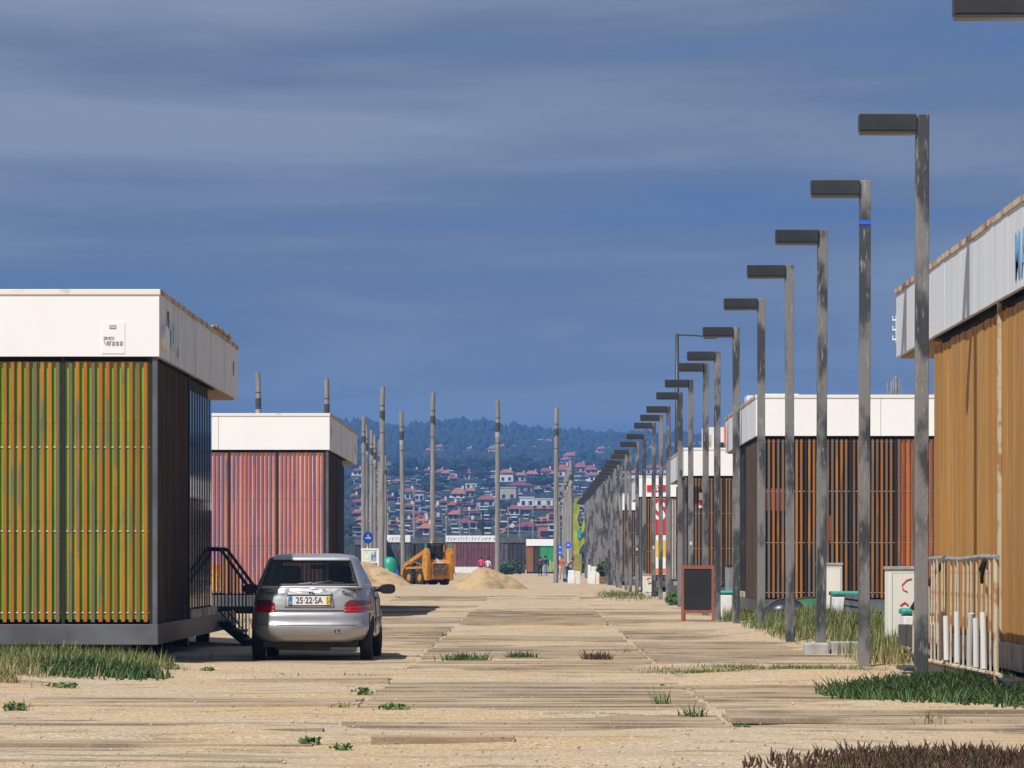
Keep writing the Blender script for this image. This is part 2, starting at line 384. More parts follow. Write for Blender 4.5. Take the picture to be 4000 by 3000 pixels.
def geom(a, step, grow, end):
    r = []
    while a < end: a += step; step *= grow; r.append(a)
    return r
xs_ = list(np.arange(-8, 8.001, 0.12)); xo = geom(8, 0.2, 1.085, 2200)
xs_ = [-v for v in reversed(xo)] + xs_ + xo
ys_ = list(np.arange(-60, 20, 5.0)) + list(np.arange(20, 60, 0.11)) + list(np.arange(60, 140, 0.3)) + list(np.arange(140, 260, 1.0)) + geom(260, 2, 1.022, 4600)
GX, GY = np.meshgrid(np.array(xs_), np.array(ys_))
V = np.stack([GX.ravel(), GY.ravel(), gz(GX.ravel(), GY.ravel())], 1)
nx, ny = len(xs_), len(ys_)
ii = np.arange((ny-1)*(nx-1)); r_, c_ = ii//(nx-1), ii % (nx-1); a_ = r_*nx+c_
ground = link('ground', np_mesh('ground', V, np.stack([a_, a_+1, a_+nx+1, a_+nx], 1), M['sand'], True))
tag(ground, 'pale beach sand running from the kiosks to the far hillside', kind='structure')

# ------------------------------------------------------------------ boardwalk
def plank_material():
    m = bpy.data.materials.new('sanded_over_plank'); m.use_nodes = True; t = m.node_tree; N = t.nodes; L = t.links
    b = N['Principled BSDF']; b.inputs['Roughness'].default_value = 0.92; b.inputs['Specular IOR Level'].default_value = 0.2
    geo = N.new('ShaderNodeNewGeometry'); oi = N.new('ShaderNodeObjectInfo'); tcn = N.new('ShaderNodeTexCoord')
    def noise(src, scl, det, st):
        mp = N.new('ShaderNodeMapping'); mp.inputs['Scale'].default_value = st; L.new(src, mp.inputs[0])
        n = N.new('ShaderNodeTexNoise'); n.inputs['Scale'].default_value = scl; n.inputs['Detail'].default_value = det; L.new(mp.outputs[0], n.inputs[0]); return n.outputs['Fac']
    def rng(src, a, c):
        r = N.new('ShaderNodeMapRange'); r.interpolation_type = 'SMOOTHSTEP'; r.inputs[1].default_value = a; r.inputs[2].default_value = c; L.new(src, r.inputs[0]); return r.outputs[0]
    def mix(f, a, c):
        x = N.new('ShaderNodeMix'); x.data_type = 'RGBA'; L.new(f, x.inputs[0])
        for i, v in ((6, a), (7, c)):
            if isinstance(v, tuple): x.inputs[i].default_value = (*v, 1)
            else: L.new(v, x.inputs[i])
        return x.outputs[2]
    P_ = geo.outputs['Position']
    r = N.new('ShaderNodeValToRGB'); r.color_ramp.interpolation = 'CONSTANT'; el = r.color_ramp.elements
    cs = [(0.33, 0.25, 0.17), (0.26, 0.205, 0.155), (0.37, 0.285, 0.19), (0.22, 0.17, 0.12), (0.31, 0.22, 0.125), (0.29, 0.24, 0.19)]
    for i, c in enumerate(cs):
        q = el[i] if i < 2 else el.new(i/len(cs)); q.position = i/len(cs); q.color = (*c, 1)
    # the joined far planks take their variation from where they lie
    wn_ = N.new('ShaderNodeTexWhiteNoise'); wn_.noise_dimensions = '2D'
    sn = N.new('ShaderNodeVectorMath'); sn.operation = 'SNAP'; sn.inputs[1].default_value = (3.0, 0.25, 10.0)
    of = N.new('ShaderNodeVectorMath'); of.operation = 'ADD'; of.inputs[1].default_value = (1.5, 0.075, 0.0); L.new(P_, of.inputs[0]); L.new(of.outputs[0], sn.inputs[0]); L.new(sn.outputs[0], wn_.inputs['Vector'])
    L.new(wn_.outputs['Value'], r.inputs[0])
    col = mix(rng(noise(P_, 1.0, 6, (1.2, 30, 6)), 0.45, 0.66), r.outputs[0], (0.235, 0.18, 0.125))
    col = mix(rng(noise(P_, 1.4, 6, (0.55, 1.7, 1)), 0.42, 0.58), col, (0.42, 0.33, 0.225))
    col = mix(rng(noise(P_, 60, 3, (1, 1, 1)), 0.60, 0.74), col, (0.46, 0.37, 0.27))
    col = mix(rng(noise(P_, 50, 3, (1, 1, 1)), 0.60, 0.72), col, (0.18, 0.13, 0.08))
    L.new(col, b.inputs['Base Color'])
    bp = N.new('ShaderNodeBump'); bp.inputs['Strength'].default_value = 0.5; bp.inputs['Distance'].default_value = 0.02
    L.new(noise(P_, 12, 5, (0.6, 2, 1)), bp.inputs['Height']); L.new(bp.outputs[0], b.inputs['Normal'])
    return m
M['plank'] = plank_material()
jm = MB()
for c in (-3.0, 0.0, 3.0):
    for dx in (-1.3, 0, 1.3): jm.box((c+dx-0.05, 22, -0.24), (c+dx+0.05, 136, -0.055))
bw = jm.build('boardwalk', M['plank']); tag(bw, 'half buried timber boardwalk between the two rows of kiosks', kind='structure')
plank_me = MB().box((-1.46, -0.122, -0.04), (1.46, 0.122, 0.0)).mesh('plank', M['plank'])
far = MB()
# section heights: (y start) -> z offset for each column
def sections(seed):
    r = random.Random(seed); out = []; y = 22.0
    while y < 136:
        n = r.choice([8, 12, 16, 20, 24, 32]); out.append((y, r.uniform(-0.012, 0.045), r.uniform(-0.006, 0.006))); y += n*0.25
    return out
for ci, c in enumerate((-3.0, 0.0, 3.0)):
    secs = sections(20+ci)
    if ci == 1: secs = [(y, z + (0.05 if 72 < y < 92 else 0), t) for y, z, t in secs]
    k = 0
    for i in range(452):
        y = 22.3+i*0.25
        while k+1 < len(secs) and secs[k+1][0] <= y: k += 1
        zo, ti = secs[k][1], secs[k][2]
        z = 0.008+zo+RNG.uniform(-0.010, 0.012)+(RNG.uniform(0.008, 0.022) if RNG.random() < 0.16 else 0)+float(0.05*vnoise(c*3.1+5, y/9.0))
        ry = ti+RNG.uniform(-0.004, 0.004); xj = c+RNG.uniform(-0.035, 0.035)
        if RNG.random() < 0.03: z += 0.02; ry += RNG.uniform(-0.01, 0.01)
        if i < 100:
            o = link('plank', plank_me, bw, (xj, y, z), (RNG.uniform(-0.02, 0.02), ry, RNG.uniform(-0.004, 0.004)))
            o['label'] = 'sun bleached boardwalk plank'
        else:
            Mx = Matrix.Translation((xj, y, z)) @ Matrix.Rotation(ry, 4, 'Y')
            far.box((-1.46, -0.122, -0.04), (1.46, 0.122, 0), 0, Mx)
fo = far.build('planking', M['plank'], bw); tag(fo, 'boardwalk planks further along the street', kind='stuff')

# ================================================================== KIOSKS
def text_mesh(txt, size, ext=0.0015, bold=0.0, shear=0.0, align='CENTER'):
    cu = bpy.data.curves.new('lettering', 'FONT'); cu.body = txt; cu.size = size; cu.extrude = ext; cu.offset = bold; cu.shear = shear
    cu.align_x = align; cu.align_y = 'CENTER'
    cu.resolution_u = 3
    o = bpy.data.objects.new('lettering', cu); COL.objects.link(o)
    dg = bpy.context.evaluated_depsgraph_get(); dg.update()
    me = bpy.data.meshes.new_from_object(o.evaluated_get(dg), depsgraph=dg)
    bpy.data.objects.remove(o); return me
def lettering(txt, size, mat, loc, parent, rot=(R(90), 0, 0), bold=0.0, shear=0.0, sx=1.0, name='lettering', align='CENTER'):
    me = text_mesh(txt, size, bold=bold, shear=shear, align=align); me.materials.clear(); me.materials.append(mat)
    o = link(name, me, parent, loc, rot); o.scale = (sx, 1, 1); return o

ZB0, ZB1, ZW, ZF = 0.27, 0.52, 3.80, 4.60
slat_mesh = {}
def slat(kind, wdt, dep, h, mat):
    key = (kind, wdt, dep, round(h, 3))
    if key not in slat_mesh:
        slat_mesh[key] = MB().box((-wdt/2, -dep/2, 0), (wdt/2, dep/2, h)).mesh('slat', mat)
    return slat_mesh[key]
def kiosk(label, side, xs, y0, L=12.5, Lw=8.9, W=7.5, panels=('green_panel',), slatm='slat', sidefascia='white_dirty',
          street='slats', frontvis=4.5, bay=1.08, group='slatted beach kiosks', coping='coping'):
    root = empty('beach_kiosk', (xs, y0, 0), 0, label, 'kiosk', group)
    X = lambda t: side*t
    # all coordinates local to the root
    box('wall', (X(0.16), 0.16, ZB1), (X(W-0.1), Lw, ZW), M['interior'], root)
    # floor beam
    box('base_beam', (X(0.02), 0.02, ZB0), (X(W), 0.14, ZB1), M['beam'], root, 0.006)
    box('base_beam', (X(0.02), 0.142, ZB0), (X(0.16), L-0.1, ZB1), M['steel_dark'], root, 0.006)
    box('floor', (X(0.161), 0.15, ZB1-0.12), (X(W-0.05), L-0.15, ZB1-0.003), M['steel_dark'], root)
    for yy in (0.5, 4.5, 8.4, L-0.5):
        for tt in (0.5, 3.6, W-0.6):
            box('pile', (X(tt-0.1), yy-0.1, -0.4), (X(tt+0.1), yy+0.1, ZB1-0.13), M['steel_dark'], root)
    box('underfloor_light_block', (X(0.45), 0.45, -0.2), (X(W-0.3), 0.5, ZB1-0.122), M['interior'], root)  # added dark boards that stop sunlight passing under the floor
    box('underfloor_light_block', (X(0.75), 0.52, -0.2), (X(0.8), Lw, ZB1-0.122), M['interior'], root)
    # ---- front facade: bays of slats in front of coloured panels
    t = 0.13; k = 0
    h = ZW-0.055-(ZB1+0.035)
    me = slat(slatm, 0.045, 0.020, h, M[slatm])
    box('corner_post', (X(0.03), 0.03, ZB1+0.004), (X(0.085), 0.15, ZW-0.004), M['beam'], root)  # darker blue-grey puts the shade on the corner into its colour
    while t < W-0.2:
        pm = M[panels[min(k, len(panels)-1)]]
        wd = min(bay, W-0.15-t)
        for z0, z1 in ((ZB1+0.06, 1.78), (1.784, 2.98), (2.984, ZW-0.06)):
            box('panel', (X(t), 0.0785, z0), (X(t+wd-0.012), 0.135, z1), pm, root)
        if t < frontvis:
            box('post', (X(t-0.048), 0.045, ZB1+0.005), (X(t-0.008), 0.076, ZW-0.005), M['blackish'], root)
            n = int((wd-0.06)/0.0925)
            for i in range(n):
                tt = t+0.04+i*0.0925
                o = link('slat', me, root, (X(tt), 0.052+RNG.uniform(-0.003, 0.003), ZB1+0.03+RNG.uniform(-0.004, 0.004)), (0, RNG.uniform(-0.0012, 0.0012), 0))
        t += bay; k += 1
    for z in (0.66, 1.66, 2.69, 3.69):
        MB().tube([(X(0.10), 0.0735, z), (X(min(W-0.2, frontvis+0.9)), 0.0735, z)], 0.0075, 6).build('rod', M['rod'], root)
    # ---- street side
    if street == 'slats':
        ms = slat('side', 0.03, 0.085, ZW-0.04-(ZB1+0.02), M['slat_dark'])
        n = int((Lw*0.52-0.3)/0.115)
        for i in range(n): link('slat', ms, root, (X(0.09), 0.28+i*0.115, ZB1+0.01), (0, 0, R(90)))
        yw = 0.28+n*0.115+0.1
        box('post', (X(0.04), yw-0.06, ZB1+0.004), (X(0.155), yw, ZW-0.004), M['blackish'], root)
        win = box('window', (X(0.125), yw+0.01, ZB1+0.12), (X(0.157), Lw-0.05, ZW-0.16), M['blackish'], root)
        pane = box('pane', (X(0.098), yw+0.03, ZB1+0.14), (X(0.11), Lw-0.08, ZW-0.18), M['mirror_glass'], win)
        mf = slat('fin', 0.03, 0.008, ZW-0.16-(ZB1+0.12), M['blackish'])
        nf = int((Lw-yw)/0.40)
        for i in range(nf): link('slat', mf, root, (X(0.092), yw+0.2+i*0.40, ZB1+0.12), (0, 0, R(90)))
        box('sill', (X(0.02), yw, ZB1+0.003), (X(0.12), Lw, ZB1+0.115), M['coping'], root)
    elif street == 'boards':
        y = 0.06; i = 0
        while y < Lw-0.1:
            wd = 0.19
            mb = slat('board', 0.165, 0.03, ZW-0.05-(ZB1+0.02), M['board'])
            o = link('board', mb, root, (X(0.10+RNG.uniform(-0.006, 0.006)), y+0.085, ZB1-0.02+RNG.uniform(-0.01, 0.01)), (0, 0, R(90)))
            for zc in (2.10, 3.42):
                if 3.2 < y < Lw-0.1 and i % 2 == 0: box('clip', (-0.03, -0.022, zc-0.055), (0.03, -0.0155, zc+0.055), M['grey_metal'], o)
            y += 0.182; i += 1
        box('post', (X(0.05), 4.0, ZB1+0.004), (X(0.083), 4.09, ZW-0.004), M['rail'], root)
    # ---- canopy / soffit
    for i in range(12):
        ya = Lw+0.03+i*(L-Lw-0.1)/12
        box('soffit_plank', (X(0.06), ya, ZW-0.02), (X(W-0.1), ya+(L-Lw-0.1)/12-0.012, ZW+0.015), M['soffit'], root)
    # ---- fascia panels
    nf = 3
    for i in range(nf):
        a = 0.0+i*W/nf
        box('fascia_panel', (X(a+(0.0 if i == 0 else 0.004)), 0.0, ZW), (X(a+W/nf-0.004), 0.05, ZF), M['white'], root)
    ns = 10
    for i in range(ns):
        a = 0.054+i*(L-0.06)/ns
        dp = 0.0 + (0.004 if i % 2 else 0.0)
        box('fascia_panel', (X(dp), a+0.006, ZW), (X(0.05), a+(L-0.06)/ns-0.006, ZF-0.003), M[sidefascia], root)
    box('fascia_panel', (X(0.052), L-0.05, ZW), (X(W), L, ZF), M[sidefascia], root)
    box('roof_deck', (X(0.055), 0.055, ZF-0.12), (X(W-0.02), L-0.055, ZF-0.05), M['white_dirty'], root)
    box('coping', (X(-0.014), -0.014, ZF-0.045), (X(W+0.01), 0.07, ZF+0.022), M['coping_white'], root, 0.006)
    cpm = MB(); y = 0.075
    while y < L:   # sagging, rust stained metal edge in short lengths
        d = RNG.uniform(0.5, 1.3); y2 = min(L+0.012, y+d); zz = RNG.uniform(-0.006, 0.008)
        cpm.box((X(-0.016), y, ZF-0.035+zz), (X(0.07), y2-0.004, ZF+0.022+zz)); y = y2
    cpm.build('coping', M[coping], root)
    return root

M['mirror_glass'] = material('reflective_window_glass', (0.02, 0.025, 0.03), rough=0.04, spec=1.0, metal=0.0)
M['mirror_glass'].node_tree.nodes['Principled BSDF'].inputs['IOR'].default_value = 2.2

K1 = kiosk('white topped kiosk with rusty slats over lime green panels, beside the silver car', -1, -4.585, 47.0, panels=('green_panel',), frontvis=7.6)
K2 = kiosk('white topped kiosk with slats over pink panels, behind the silver car', -1, -4.60, 86.5, L=13.6, panels=('pink_panel',), frontvis=7.6, slatm='slat')
K4 = kiosk('kiosk clad in closed brown boards with blue lettering on its pale fascia', 1, 4.45, 33.2, L=14.0, Lw=10.2, panels=('black_panel',),
           sidefascia='white_blue', street='boards', frontvis=7.6)
K3 = kiosk('kiosk with dark windows behind slats and orange red panels, beside the cabinets', 1, 4.45, 76.9, L=12.4, panels=('black_panel', 'black_panel', 'black_panel', 'red_panel', 'red_panel', 'black_panel'),
           slatm='slat_far', sidefascia='white_blue', frontvis=7.6, bay=0.90)
K5 = kiosk('kiosk with olive dark panels behind slats and a rooftop box, past the chalkboard', 1, 4.42, 113.0, L=12.5, panels=('olive_panel',), slatm='slat_far', sidefascia='white_blue', frontvis=7.6)
K6 = kiosk('kiosk with a red sign on its white fascia and a poster wall', 1, 4.12, 150.0, L=12.5, panels=('black_panel', 'white', 'black_panel'), slatm='slat_far', sidefascia='white_blue', frontvis=3.5)
K7 = kiosk('kiosk in the gap between the lamp posts after the poster kiosk', 1, 4.12, 190.0, L=12.5, panels=('black_panel',), slatm='slat_far', sidefascia='white_blue', frontvis=2.2)
K8 = kiosk('last white topped kiosk of the lamp post row, before the yellow green sculpture', 1, 4.12, 228.0, L=12.5, panels=('olive_panel',), slatm='slat_far', sidefascia='white_blue', frontvis=1.2)

# --- kiosk 1 details: service sticker, oval sign, stains
sp_ = box('service_sign', (-0.70, -0.006, 3.835), (-0.42, -0.0012, 4.22), M['white'], K1)
lettering('SERVIÇO', 0.055, M['ink_grey'], (-0.685, -0.009, 4.02), sp_, shear=0.2, sx=0.62, align='LEFT')
lettering('707 20 00 20', 0.075, M['ink_grey'], (-0.645, -0.009, 3.955), sp_, bold=0.001, sx=0.50, align='LEFT')
ph = MB().tube([(-0.672, -0.009, 3.985), (-0.668, -0.009, 3.968), (-0.652, -0.009, 3.95)], [0.007, 0.004, 0.007], 6); ph.build('phone_mark', M['ink_grey'], sp_)
lg = MB()
for a, b in (((-0.607, 4.138), (-0.525, 4.143)), ((-0.607, 4.176), (-0.525, 4.181)), ((-0.607, 4.143), (-0.603, 4.176)), ((-0.529, 4.143), (-0.525, 4.176))):
    lg.box((a[0], -0.010, a[1]), (b[0], -0.0062, b[1]))
for i in range(3):
    cx = -0.592+i*0.026
    ring = [(cx+0.011*math.cos(q*math.pi/5), 4.161+0.011*math.sin(q*math.pi/5)) for q in range(10)]
    ri = [(cx+0.008*math.cos(q*math.pi/5), 4.161+0.008*math.sin(q*math.pi/5)) for q in range(10)]
    lg.add([(p[0], -0.009, p[1]) for p in ring]+[(p[0], -0.009, p[1]) for p in ri], [(q, (q+1) % 10, 10+(q+1) % 10, 10+q) for q in range(10)])
lg.box((-0.60, -0.009, 4.143), (-0.532, -0.0065, 4.148))
lg.build('sign_emblem', M['ink_grey'], sp_)
ov = [(0.55+0.30*math.cos(a*math.pi/12), 4.05+0.155*math.sin(a*math.pi/12)) for a in range(24)]
MB().prism(ov, 'x', 0.002, 0.05).build('oval_sign', M['sign_white'], K1)
M['stain'] = material('faded_turquoise_stain', (0.42, 0.58, 0.60), (0.55, 0.62, 0.62), 4, (2, 2, 0.4), rough=0.7)
M['stain_green'] = material('green_paint_remnant', (0.03, 0.12, 0.07), rough=0.7)
box('paint_remnant', (0.0062, 0.95, 3.98), (0.0078, 2.25, 4.33), M['stain'], K1)
for ya, yb, za, zb in ((1.02, 1.2, 4.15, 4.42), (1.35, 1.47, 4.0, 4.2), (1.72, 1.78, 4.05, 4.3), (2.35, 2.42, 3.9, 4.05)):
    box('paint_remnant', (0.0082, ya, za), (0.010, yb, zb), M['stain_green'], K1)
box('vent_slot', (0.0042, 11.55, 4.12), (0.007, 11.72, 4.34), M['coping'], K1)
box('vent_slot', (0.0042, 0.75, 4.12), (0.007, 0.9, 4.34), M['coping'], K2)
box('vent_slot', (0.0042, 12.3, 4.05), (0.007, 12.5, 4.3), M['coping'], K2)
# rusty flashing lifted on the roof edge
rf = MB(); y = 7.6
while y < 10.6:
    rf.box((-0.10, y, ZF+0.024), (0.03, y+0.22, ZF+0.05+RNG.uniform(0, 0.05))); y += 0.23
rf.build('lifted_flashing', M['rust'], K1)
M['plinth_poster'] = material('yellow_orange_poster', (0.85, 0.62, 0.2), (0.75, 0.25, 0.05), 6, rough=0.5)
box('poster', (-3.0, 0.0715, 0.62), (-2.45, 0.077, 1.25), M['plinth_poster'], K2)  # added panel; its yellow-orange colour stands for sunlit slats

# --- near right kiosk: blue letters, porch railing
for i, ch in enumerate('MAR'):
    lettering(ch, 0.62, M['ink_blue'], (-0.0035, 2.12-i*0.44, 4.08), K4, rot=(R(90), 0, R(-90)), bold=0.012, sx=0.8)
hk = MB()
for z in (4.02, 4.14, 4.26): hk.tube([(0.02, 14.0, z), (-0.03, 14.06, z), (-0.03, 14.06, z+0.05)], 0.012, 5)
hk.box((0.0, 14.003, 3.98), (0.03, 14.03, 4.32)); hk.build('hook_bracket', M['white_plastic'], K4)
# white seams and orange sign on kiosk 3, rooftop boxes
M['orange_sign'] = material('orange_sign', (0.85, 0.18, 0.03), rough=0.5)
box('side_sign', (-0.03, 12.1, 4.0), (-0.002, 12.38, 4.45), M['orange_sign'], K3)
box('parapet_box', (0.5, 6.4, ZF-0.05), (1.3, 7.3, ZF+0.32), M['white_dirty'], K3, 0.01)
box('parapet_box', (0.35, 9.6, ZF-0.05), (1.2, 10.6, ZF+0.42), M['white_blue'], K3, 0.01)
# goods behind the slats of kiosk 3
box('poster', (0.16, 0.0715, 2.3), (0.62, 0.077, 2.75), M['purple_panel'], K3)
box('poster', (1.32, 0.0715, 1.7), (1.5, 0.077, 2.2), M['red_panel'], K3)
box('white_pipe', (2.26, 0.0715, 0.9), (2.29, 0.077, 2.35), M['white_plastic'], K3)
# rooftop structure on kiosk 5
rb = empty('rooftop_box', (PX(2790, 116), 116, ZF-0.05), 0, 'white rooftop box with a dark opening, standing on the olive panelled kiosk', 'roof box')
box('housing', (-0.32, 0, 0.0), (0.32, 1.4, 0.78), M['white_blue'], rb, 0.01)
box('opening', (0.02, -0.02, 0.05), (0.30, -0.003, 0.32), M['blackish'], rb)
box('side_grille', (-0.20, -0.015, 0.03), (-0.10, -0.003, 0.55), M['coping'], rb)
# kiosk 5 notice
nt_ = box('notice', (0.44, 0.020, 2.85), (0.62, 0.034, 3.3), M['sign_white'], K5)
box('notice_band', (0.445, 0.014, 2.93), (0.615, 0.019, 3.08), M['ink_red'], nt_)
# kiosk 6 sign and poster
sg = box('red_sign', (0.30, -0.02, 3.99), (1.05, -0.003, 4.25), M['ink_red'], K6)
lettering('ES', 0.26, M['sign_white'], (0.63, -0.024, 4.12), sg, bold=0.006)
ps = box('poster', (0.62, 0.018, 0.75), (1.12, 0.03, 3.74), M['sign_white'], K6)
box('poster_band', (0.625, 0.012, 2.3), (1.115, 0.017, 3.73), M['ink_red'], ps)
box('poster_field', (0.66, 0.012, 1.45), (1.09, 0.017, 2.1), M['ink_yellow'], ps)
lettering('S', 0.95, M['sign_white'], (0.82, 0.008, 3.2), ps, bold=0.02)
box('poster_base', (0.63, 0.012, 0.78), (1.11, 0.017, 1.0), M['orange_sign'], ps)
# ================================================================== LAMP POSTS
LX = 3.90
def lamp_master():
    root = empty('lamp_post', (0, 0, 0))
    MB().box((-0.066, -0.066, -0.35), (0.066, 0.066, 5.72)).build('post', M['post'], root, bevel=0.008)
    hd = MB().box((-0.64, -0.10, 5.555), (-0.0665, 0.10, 5.72)).build('lamp_head', M['lamp'], root, bevel=0.006)
    MB().box((-0.63, -0.092, 5.522), (-0.075, 0.092, 5.553)).build('diffuser', M['lamp_glass'], hd)
    return root
M['lamp_glass'] = material('dull_lamp_glass', (0.055, 0.05, 0.042), rough=0.35)
lm = lamp_master()
lamp_px = [4052, 3598, 3375, 3207, 3087, 2974, 2877, 2802, 2755, 2699, 2656, 2609, 2580, 2553, 2515, 2488, 2462, 2446, 2425, 2412]
lamp_Y = [29.6] + [LX*F/(p-VX) for p in lamp_px[1:]]
while lamp_Y[-1] < 285: lamp_Y.append(lamp_Y[-1]+6.9)
LG = 'slate lamp posts in a row beside the right hand kiosks'
special = {0: 'lamp post beside the kiosk with blue lettering, its post outside the view', 1: 'tall lamp post beside the rusty porch railing of the boarded kiosk',
           2: 'lamp post with a bright blue strap below its head, next to the graffiti cabinet', 3: 'lamp post standing in a pale concrete block among grass',
           4: 'lamp post in the grass before the green upturned boat', 5: 'lamp post at the corner of the kiosk with orange red panels', 7: 'lamp post standing right beside the black chalkboard'}
lamps = []
def lamp_place(y):
    for lim, t in ((81, 'between the orange panelled kiosk and the chalkboard'), (112, 'in the gap before the olive panelled kiosk'), (126, 'alongside the olive panelled kiosk'), (149, 'in the gap before the red sign kiosk'),
                   (163, 'alongside the red sign kiosk'), (189, 'in the gap after the red sign kiosk'), (227, 'alongside the two farthest right hand kiosks')):
        if y < lim: return 'slate lamp post with boxy arm '+t
    return 'slate lamp post with boxy arm at the far end of the row'
for i, y in enumerate(lamp_Y):
    o = lm if i == 0 else copy_tree(lm)
    x = PX(lamp_px[0], y) if i == 0 else LX
    o.location = (x, y, min(0.07, g1(x, y)+0.02) if i else -0.05)
    o.rotation_euler = (RNG.uniform(-0.004, 0.004), RNG.uniform(-0.004, 0.004), RNG.uniform(-0.03, 0.03))
    for ch in o.children:
        if ch.name.startswith('post'): ch.rotation_euler = (0, 0, RNG.choice([0, 1, 2, 3])*math.pi/2)
    tag(o, special.get(i, lamp_place(y)), 'lamp post', LG)
    lamps.append(o)
for i in (2, 11, 13):
    MB().box((-0.071, -0.071, 5.20), (0.071, 0.071, 5.245)).build('strap', M['blue_strap'], lamps[i])
    if i != 2: lamps[i]['label'] = 'lamp post with a thin blue strap, past the chalkboard'
M['tagp'] = material('pale_lime_sticker', (0.6, 0.75, 0.35), rough=0.6)
for i in (9, 13, 15):
    box('sticker', (-0.03, -0.072, 1.62), (0.03, -0.067, 1.70), M['tagp'], lamps[i])
# concrete block at lamp 3's foot
yb = lamp_Y[3]
cb = empty('concrete_block', (LX+0.02, yb-0.75, g1(LX, yb-0.75)), 0, 'broken pale concrete blocks half sunk in the grass at a lamp foot', 'concrete block')
box('slab', (-0.30, -0.22, -0.15), (0.02, 0.20, 0.15), M['concrete'], cb, 0.02)
box('slab', (0.05, -0.25, -0.15), (0.42, 0.15, 0.17), M['concrete'], cb, 0.02)
# tall thin street light far behind
sl = empty('street_light', (PX(2645, 187), 187, 0), 0, 'tall thin dark street light with a long arm, rising behind the lamp posts', 'street light')
MB().tube([(0, 0, -0.3), (0, 0, 6), (0, 0, 12.35)], [0.13, 0.11, 0.085], 8).build('pole', M['lamp'], sl, smooth=True)
MB().tube([(0, 0, 12.3), (0.8, 0, 12.27), (1.5, 0, 12.22)], 0.045, 6).build('arm', M['lamp'], sl)
MB().box((1.3, -0.12, 12.1), (1.95, 0.12, 12.2)).build('lamp_head', M['lamp'], sl, bevel=0.02)

# ================================================================== TIMBER POLES
def pole_master(h, name='timber_pole'):
    root = empty(name, (0, 0, 0))
    n = 12; pts = []; rad = []
    for i in range(n+1):
        z = -0.4+(h+0.4)*i/n; pts.append((0.012*math.sin(i*1.7), 0.012*math.cos(i*2.3), z)); rad.append(0.145-0.022*i/n+0.004*math.sin(i*2.1))
    MB().tube(pts, rad, 14).build('shaft', M['pole'], root, smooth=False)
    MB().tube([(0, 0, h-1.72), (0, 0, h-1.22)], [0.139, 0.139], 14).build('dark_band', M['pole_band'], root)
    MB().tube([(0, 0, h-2.0), (0, 0, h-1.74)], [0.135, 0.135], 14).build('pale_ring', M['pole_pale'], root)
    rg = MB()
    for dz in (0.95, 2.35): rg.tube([(0, 0, h-dz-0.02), (0, 0, h-dz+0.02)], [0.137, 0.137], 14)
    rg.build('ring', M['pole_band'], root)
    return root
pm = pole_master(10.1)
pole_xy = []
for px, tp in ((1016, 1463), (1271, 1490), (1490, 1519), (1575, 1609), (1690, 1537), (1943, 1566), (2171, 1593), (1419, 1627), (1450, 1681), (1466, 1700),
               (1480, 1717), (1432, 1660), (1505, 1778)):
    Y = (10.1-CH)*F/(VY-tp); pole_xy.append((PX(px, Y), Y, 1.0))
for px, tp in ((2232, 1803), (2226, 1815), (2219, 1832), (2212, 1850), (2206, 1868), (2200, 1890)):
    Y = (9.0-CH)*F/(VY-tp); pole_xy.append((PX(px, Y), Y, 0.9))
for px, tp in ((1618, 1905), (1743, 1974), (1798, 1985), (1834, 2000), (1986, 1980), (2030, 1985), (2082, 1990), (2186, 1905), (1445, 1965), (1516, 1960)):
    Y = (9.0-CH)*F/(VY-tp); pole_xy.append((PX(px, Y), Y, 0.9))
plab = {0: 'timber pole rising above the left part of the pink kiosk roof', 1: 'timber pole rising above the corner of the pink kiosk roof', 4: 'tall timber pole standing right behind the yellow loader',
        5: 'timber pole standing behind the rounded sand heap', 6: 'lone timber pole with its foot in the sand beside the walkers', 2: 'thick timber pole between the info board and the green container', 3: 'timber pole behind the green container'}
for i, (x, y, s) in enumerate(pole_xy):
    o = pm if i == 0 else copy_tree(pm)
    o.location = (x, y, g1(x, y)); o.rotation_euler = (RNG.uniform(-0.006, 0.006), RNG.uniform(-0.009, 0.009), RNG.uniform(0, 6.28)); o.scale = (1, 1, s)
    if y > 400: o.scale = (0.9, 0.9, s)
    tag(o, plab.get(i, 'grey timber pole in the cluster left of the info board' if i < 13 else ('grey timber pole in the close row beside the yellow green sculpture' if i < 19 else 'thin far timber pole behind the distant kiosks')), 'pole', 'grey timber poles on the square')
up = empty('utility_pole', (PX(1886, 430), 430, 0), 0, 'dark utility pole with a crossarm before the maroon kiosk', 'utility pole')
MB().tube([(0, 0, -0.3), (0, 0, 6.9)], [0.14, 0.1], 8).build('shaft', M['blackish'], up)
box('crossarm', (-1.1, -0.05, 5.75), (1.1, 0.05, 5.87), M['blackish'], up)

# ================================================================== CAR
M['silver'] = material('silver_car_paint', (0.43, 0.43, 0.445), (0.38, 0.38, 0.39), 4.0, rough=0.33, metal=0.5, coat=0.4, lo=0.3, hi=0.8)
M['silver_dust'] = material('dusty_silver_paint', (0.40, 0.39, 0.38), (0.33, 0.31, 0.28), 3.0, rough=0.38, metal=0.6, coat=0.3)
M['tyre'] = material('tyre_rubber', (0.015, 0.015, 0.015), (0.03, 0.028, 0.024), 6, rough=0.85)
M['rim'] = material('steel_rim', (0.32, 0.32, 0.33), rough=0.4, metal=0.7)
M['trim'] = material('black_trim', (0.015, 0.015, 0.016), rough=0.45)
M['seat'] = material('dark_seat_fabric', (0.025, 0.027, 0.032), (0.035, 0.036, 0.04), 12, rough=0.9)
M['lamp_red'] = material('tail_lamp_red', (0.42, 0.006, 0.014), rough=0.12, spec=0.7, coat=0.6)
M['lamp_smoke'] = material('tail_lamp_smoked', (0.13, 0.028, 0.034), rough=0.12, coat=0.6)
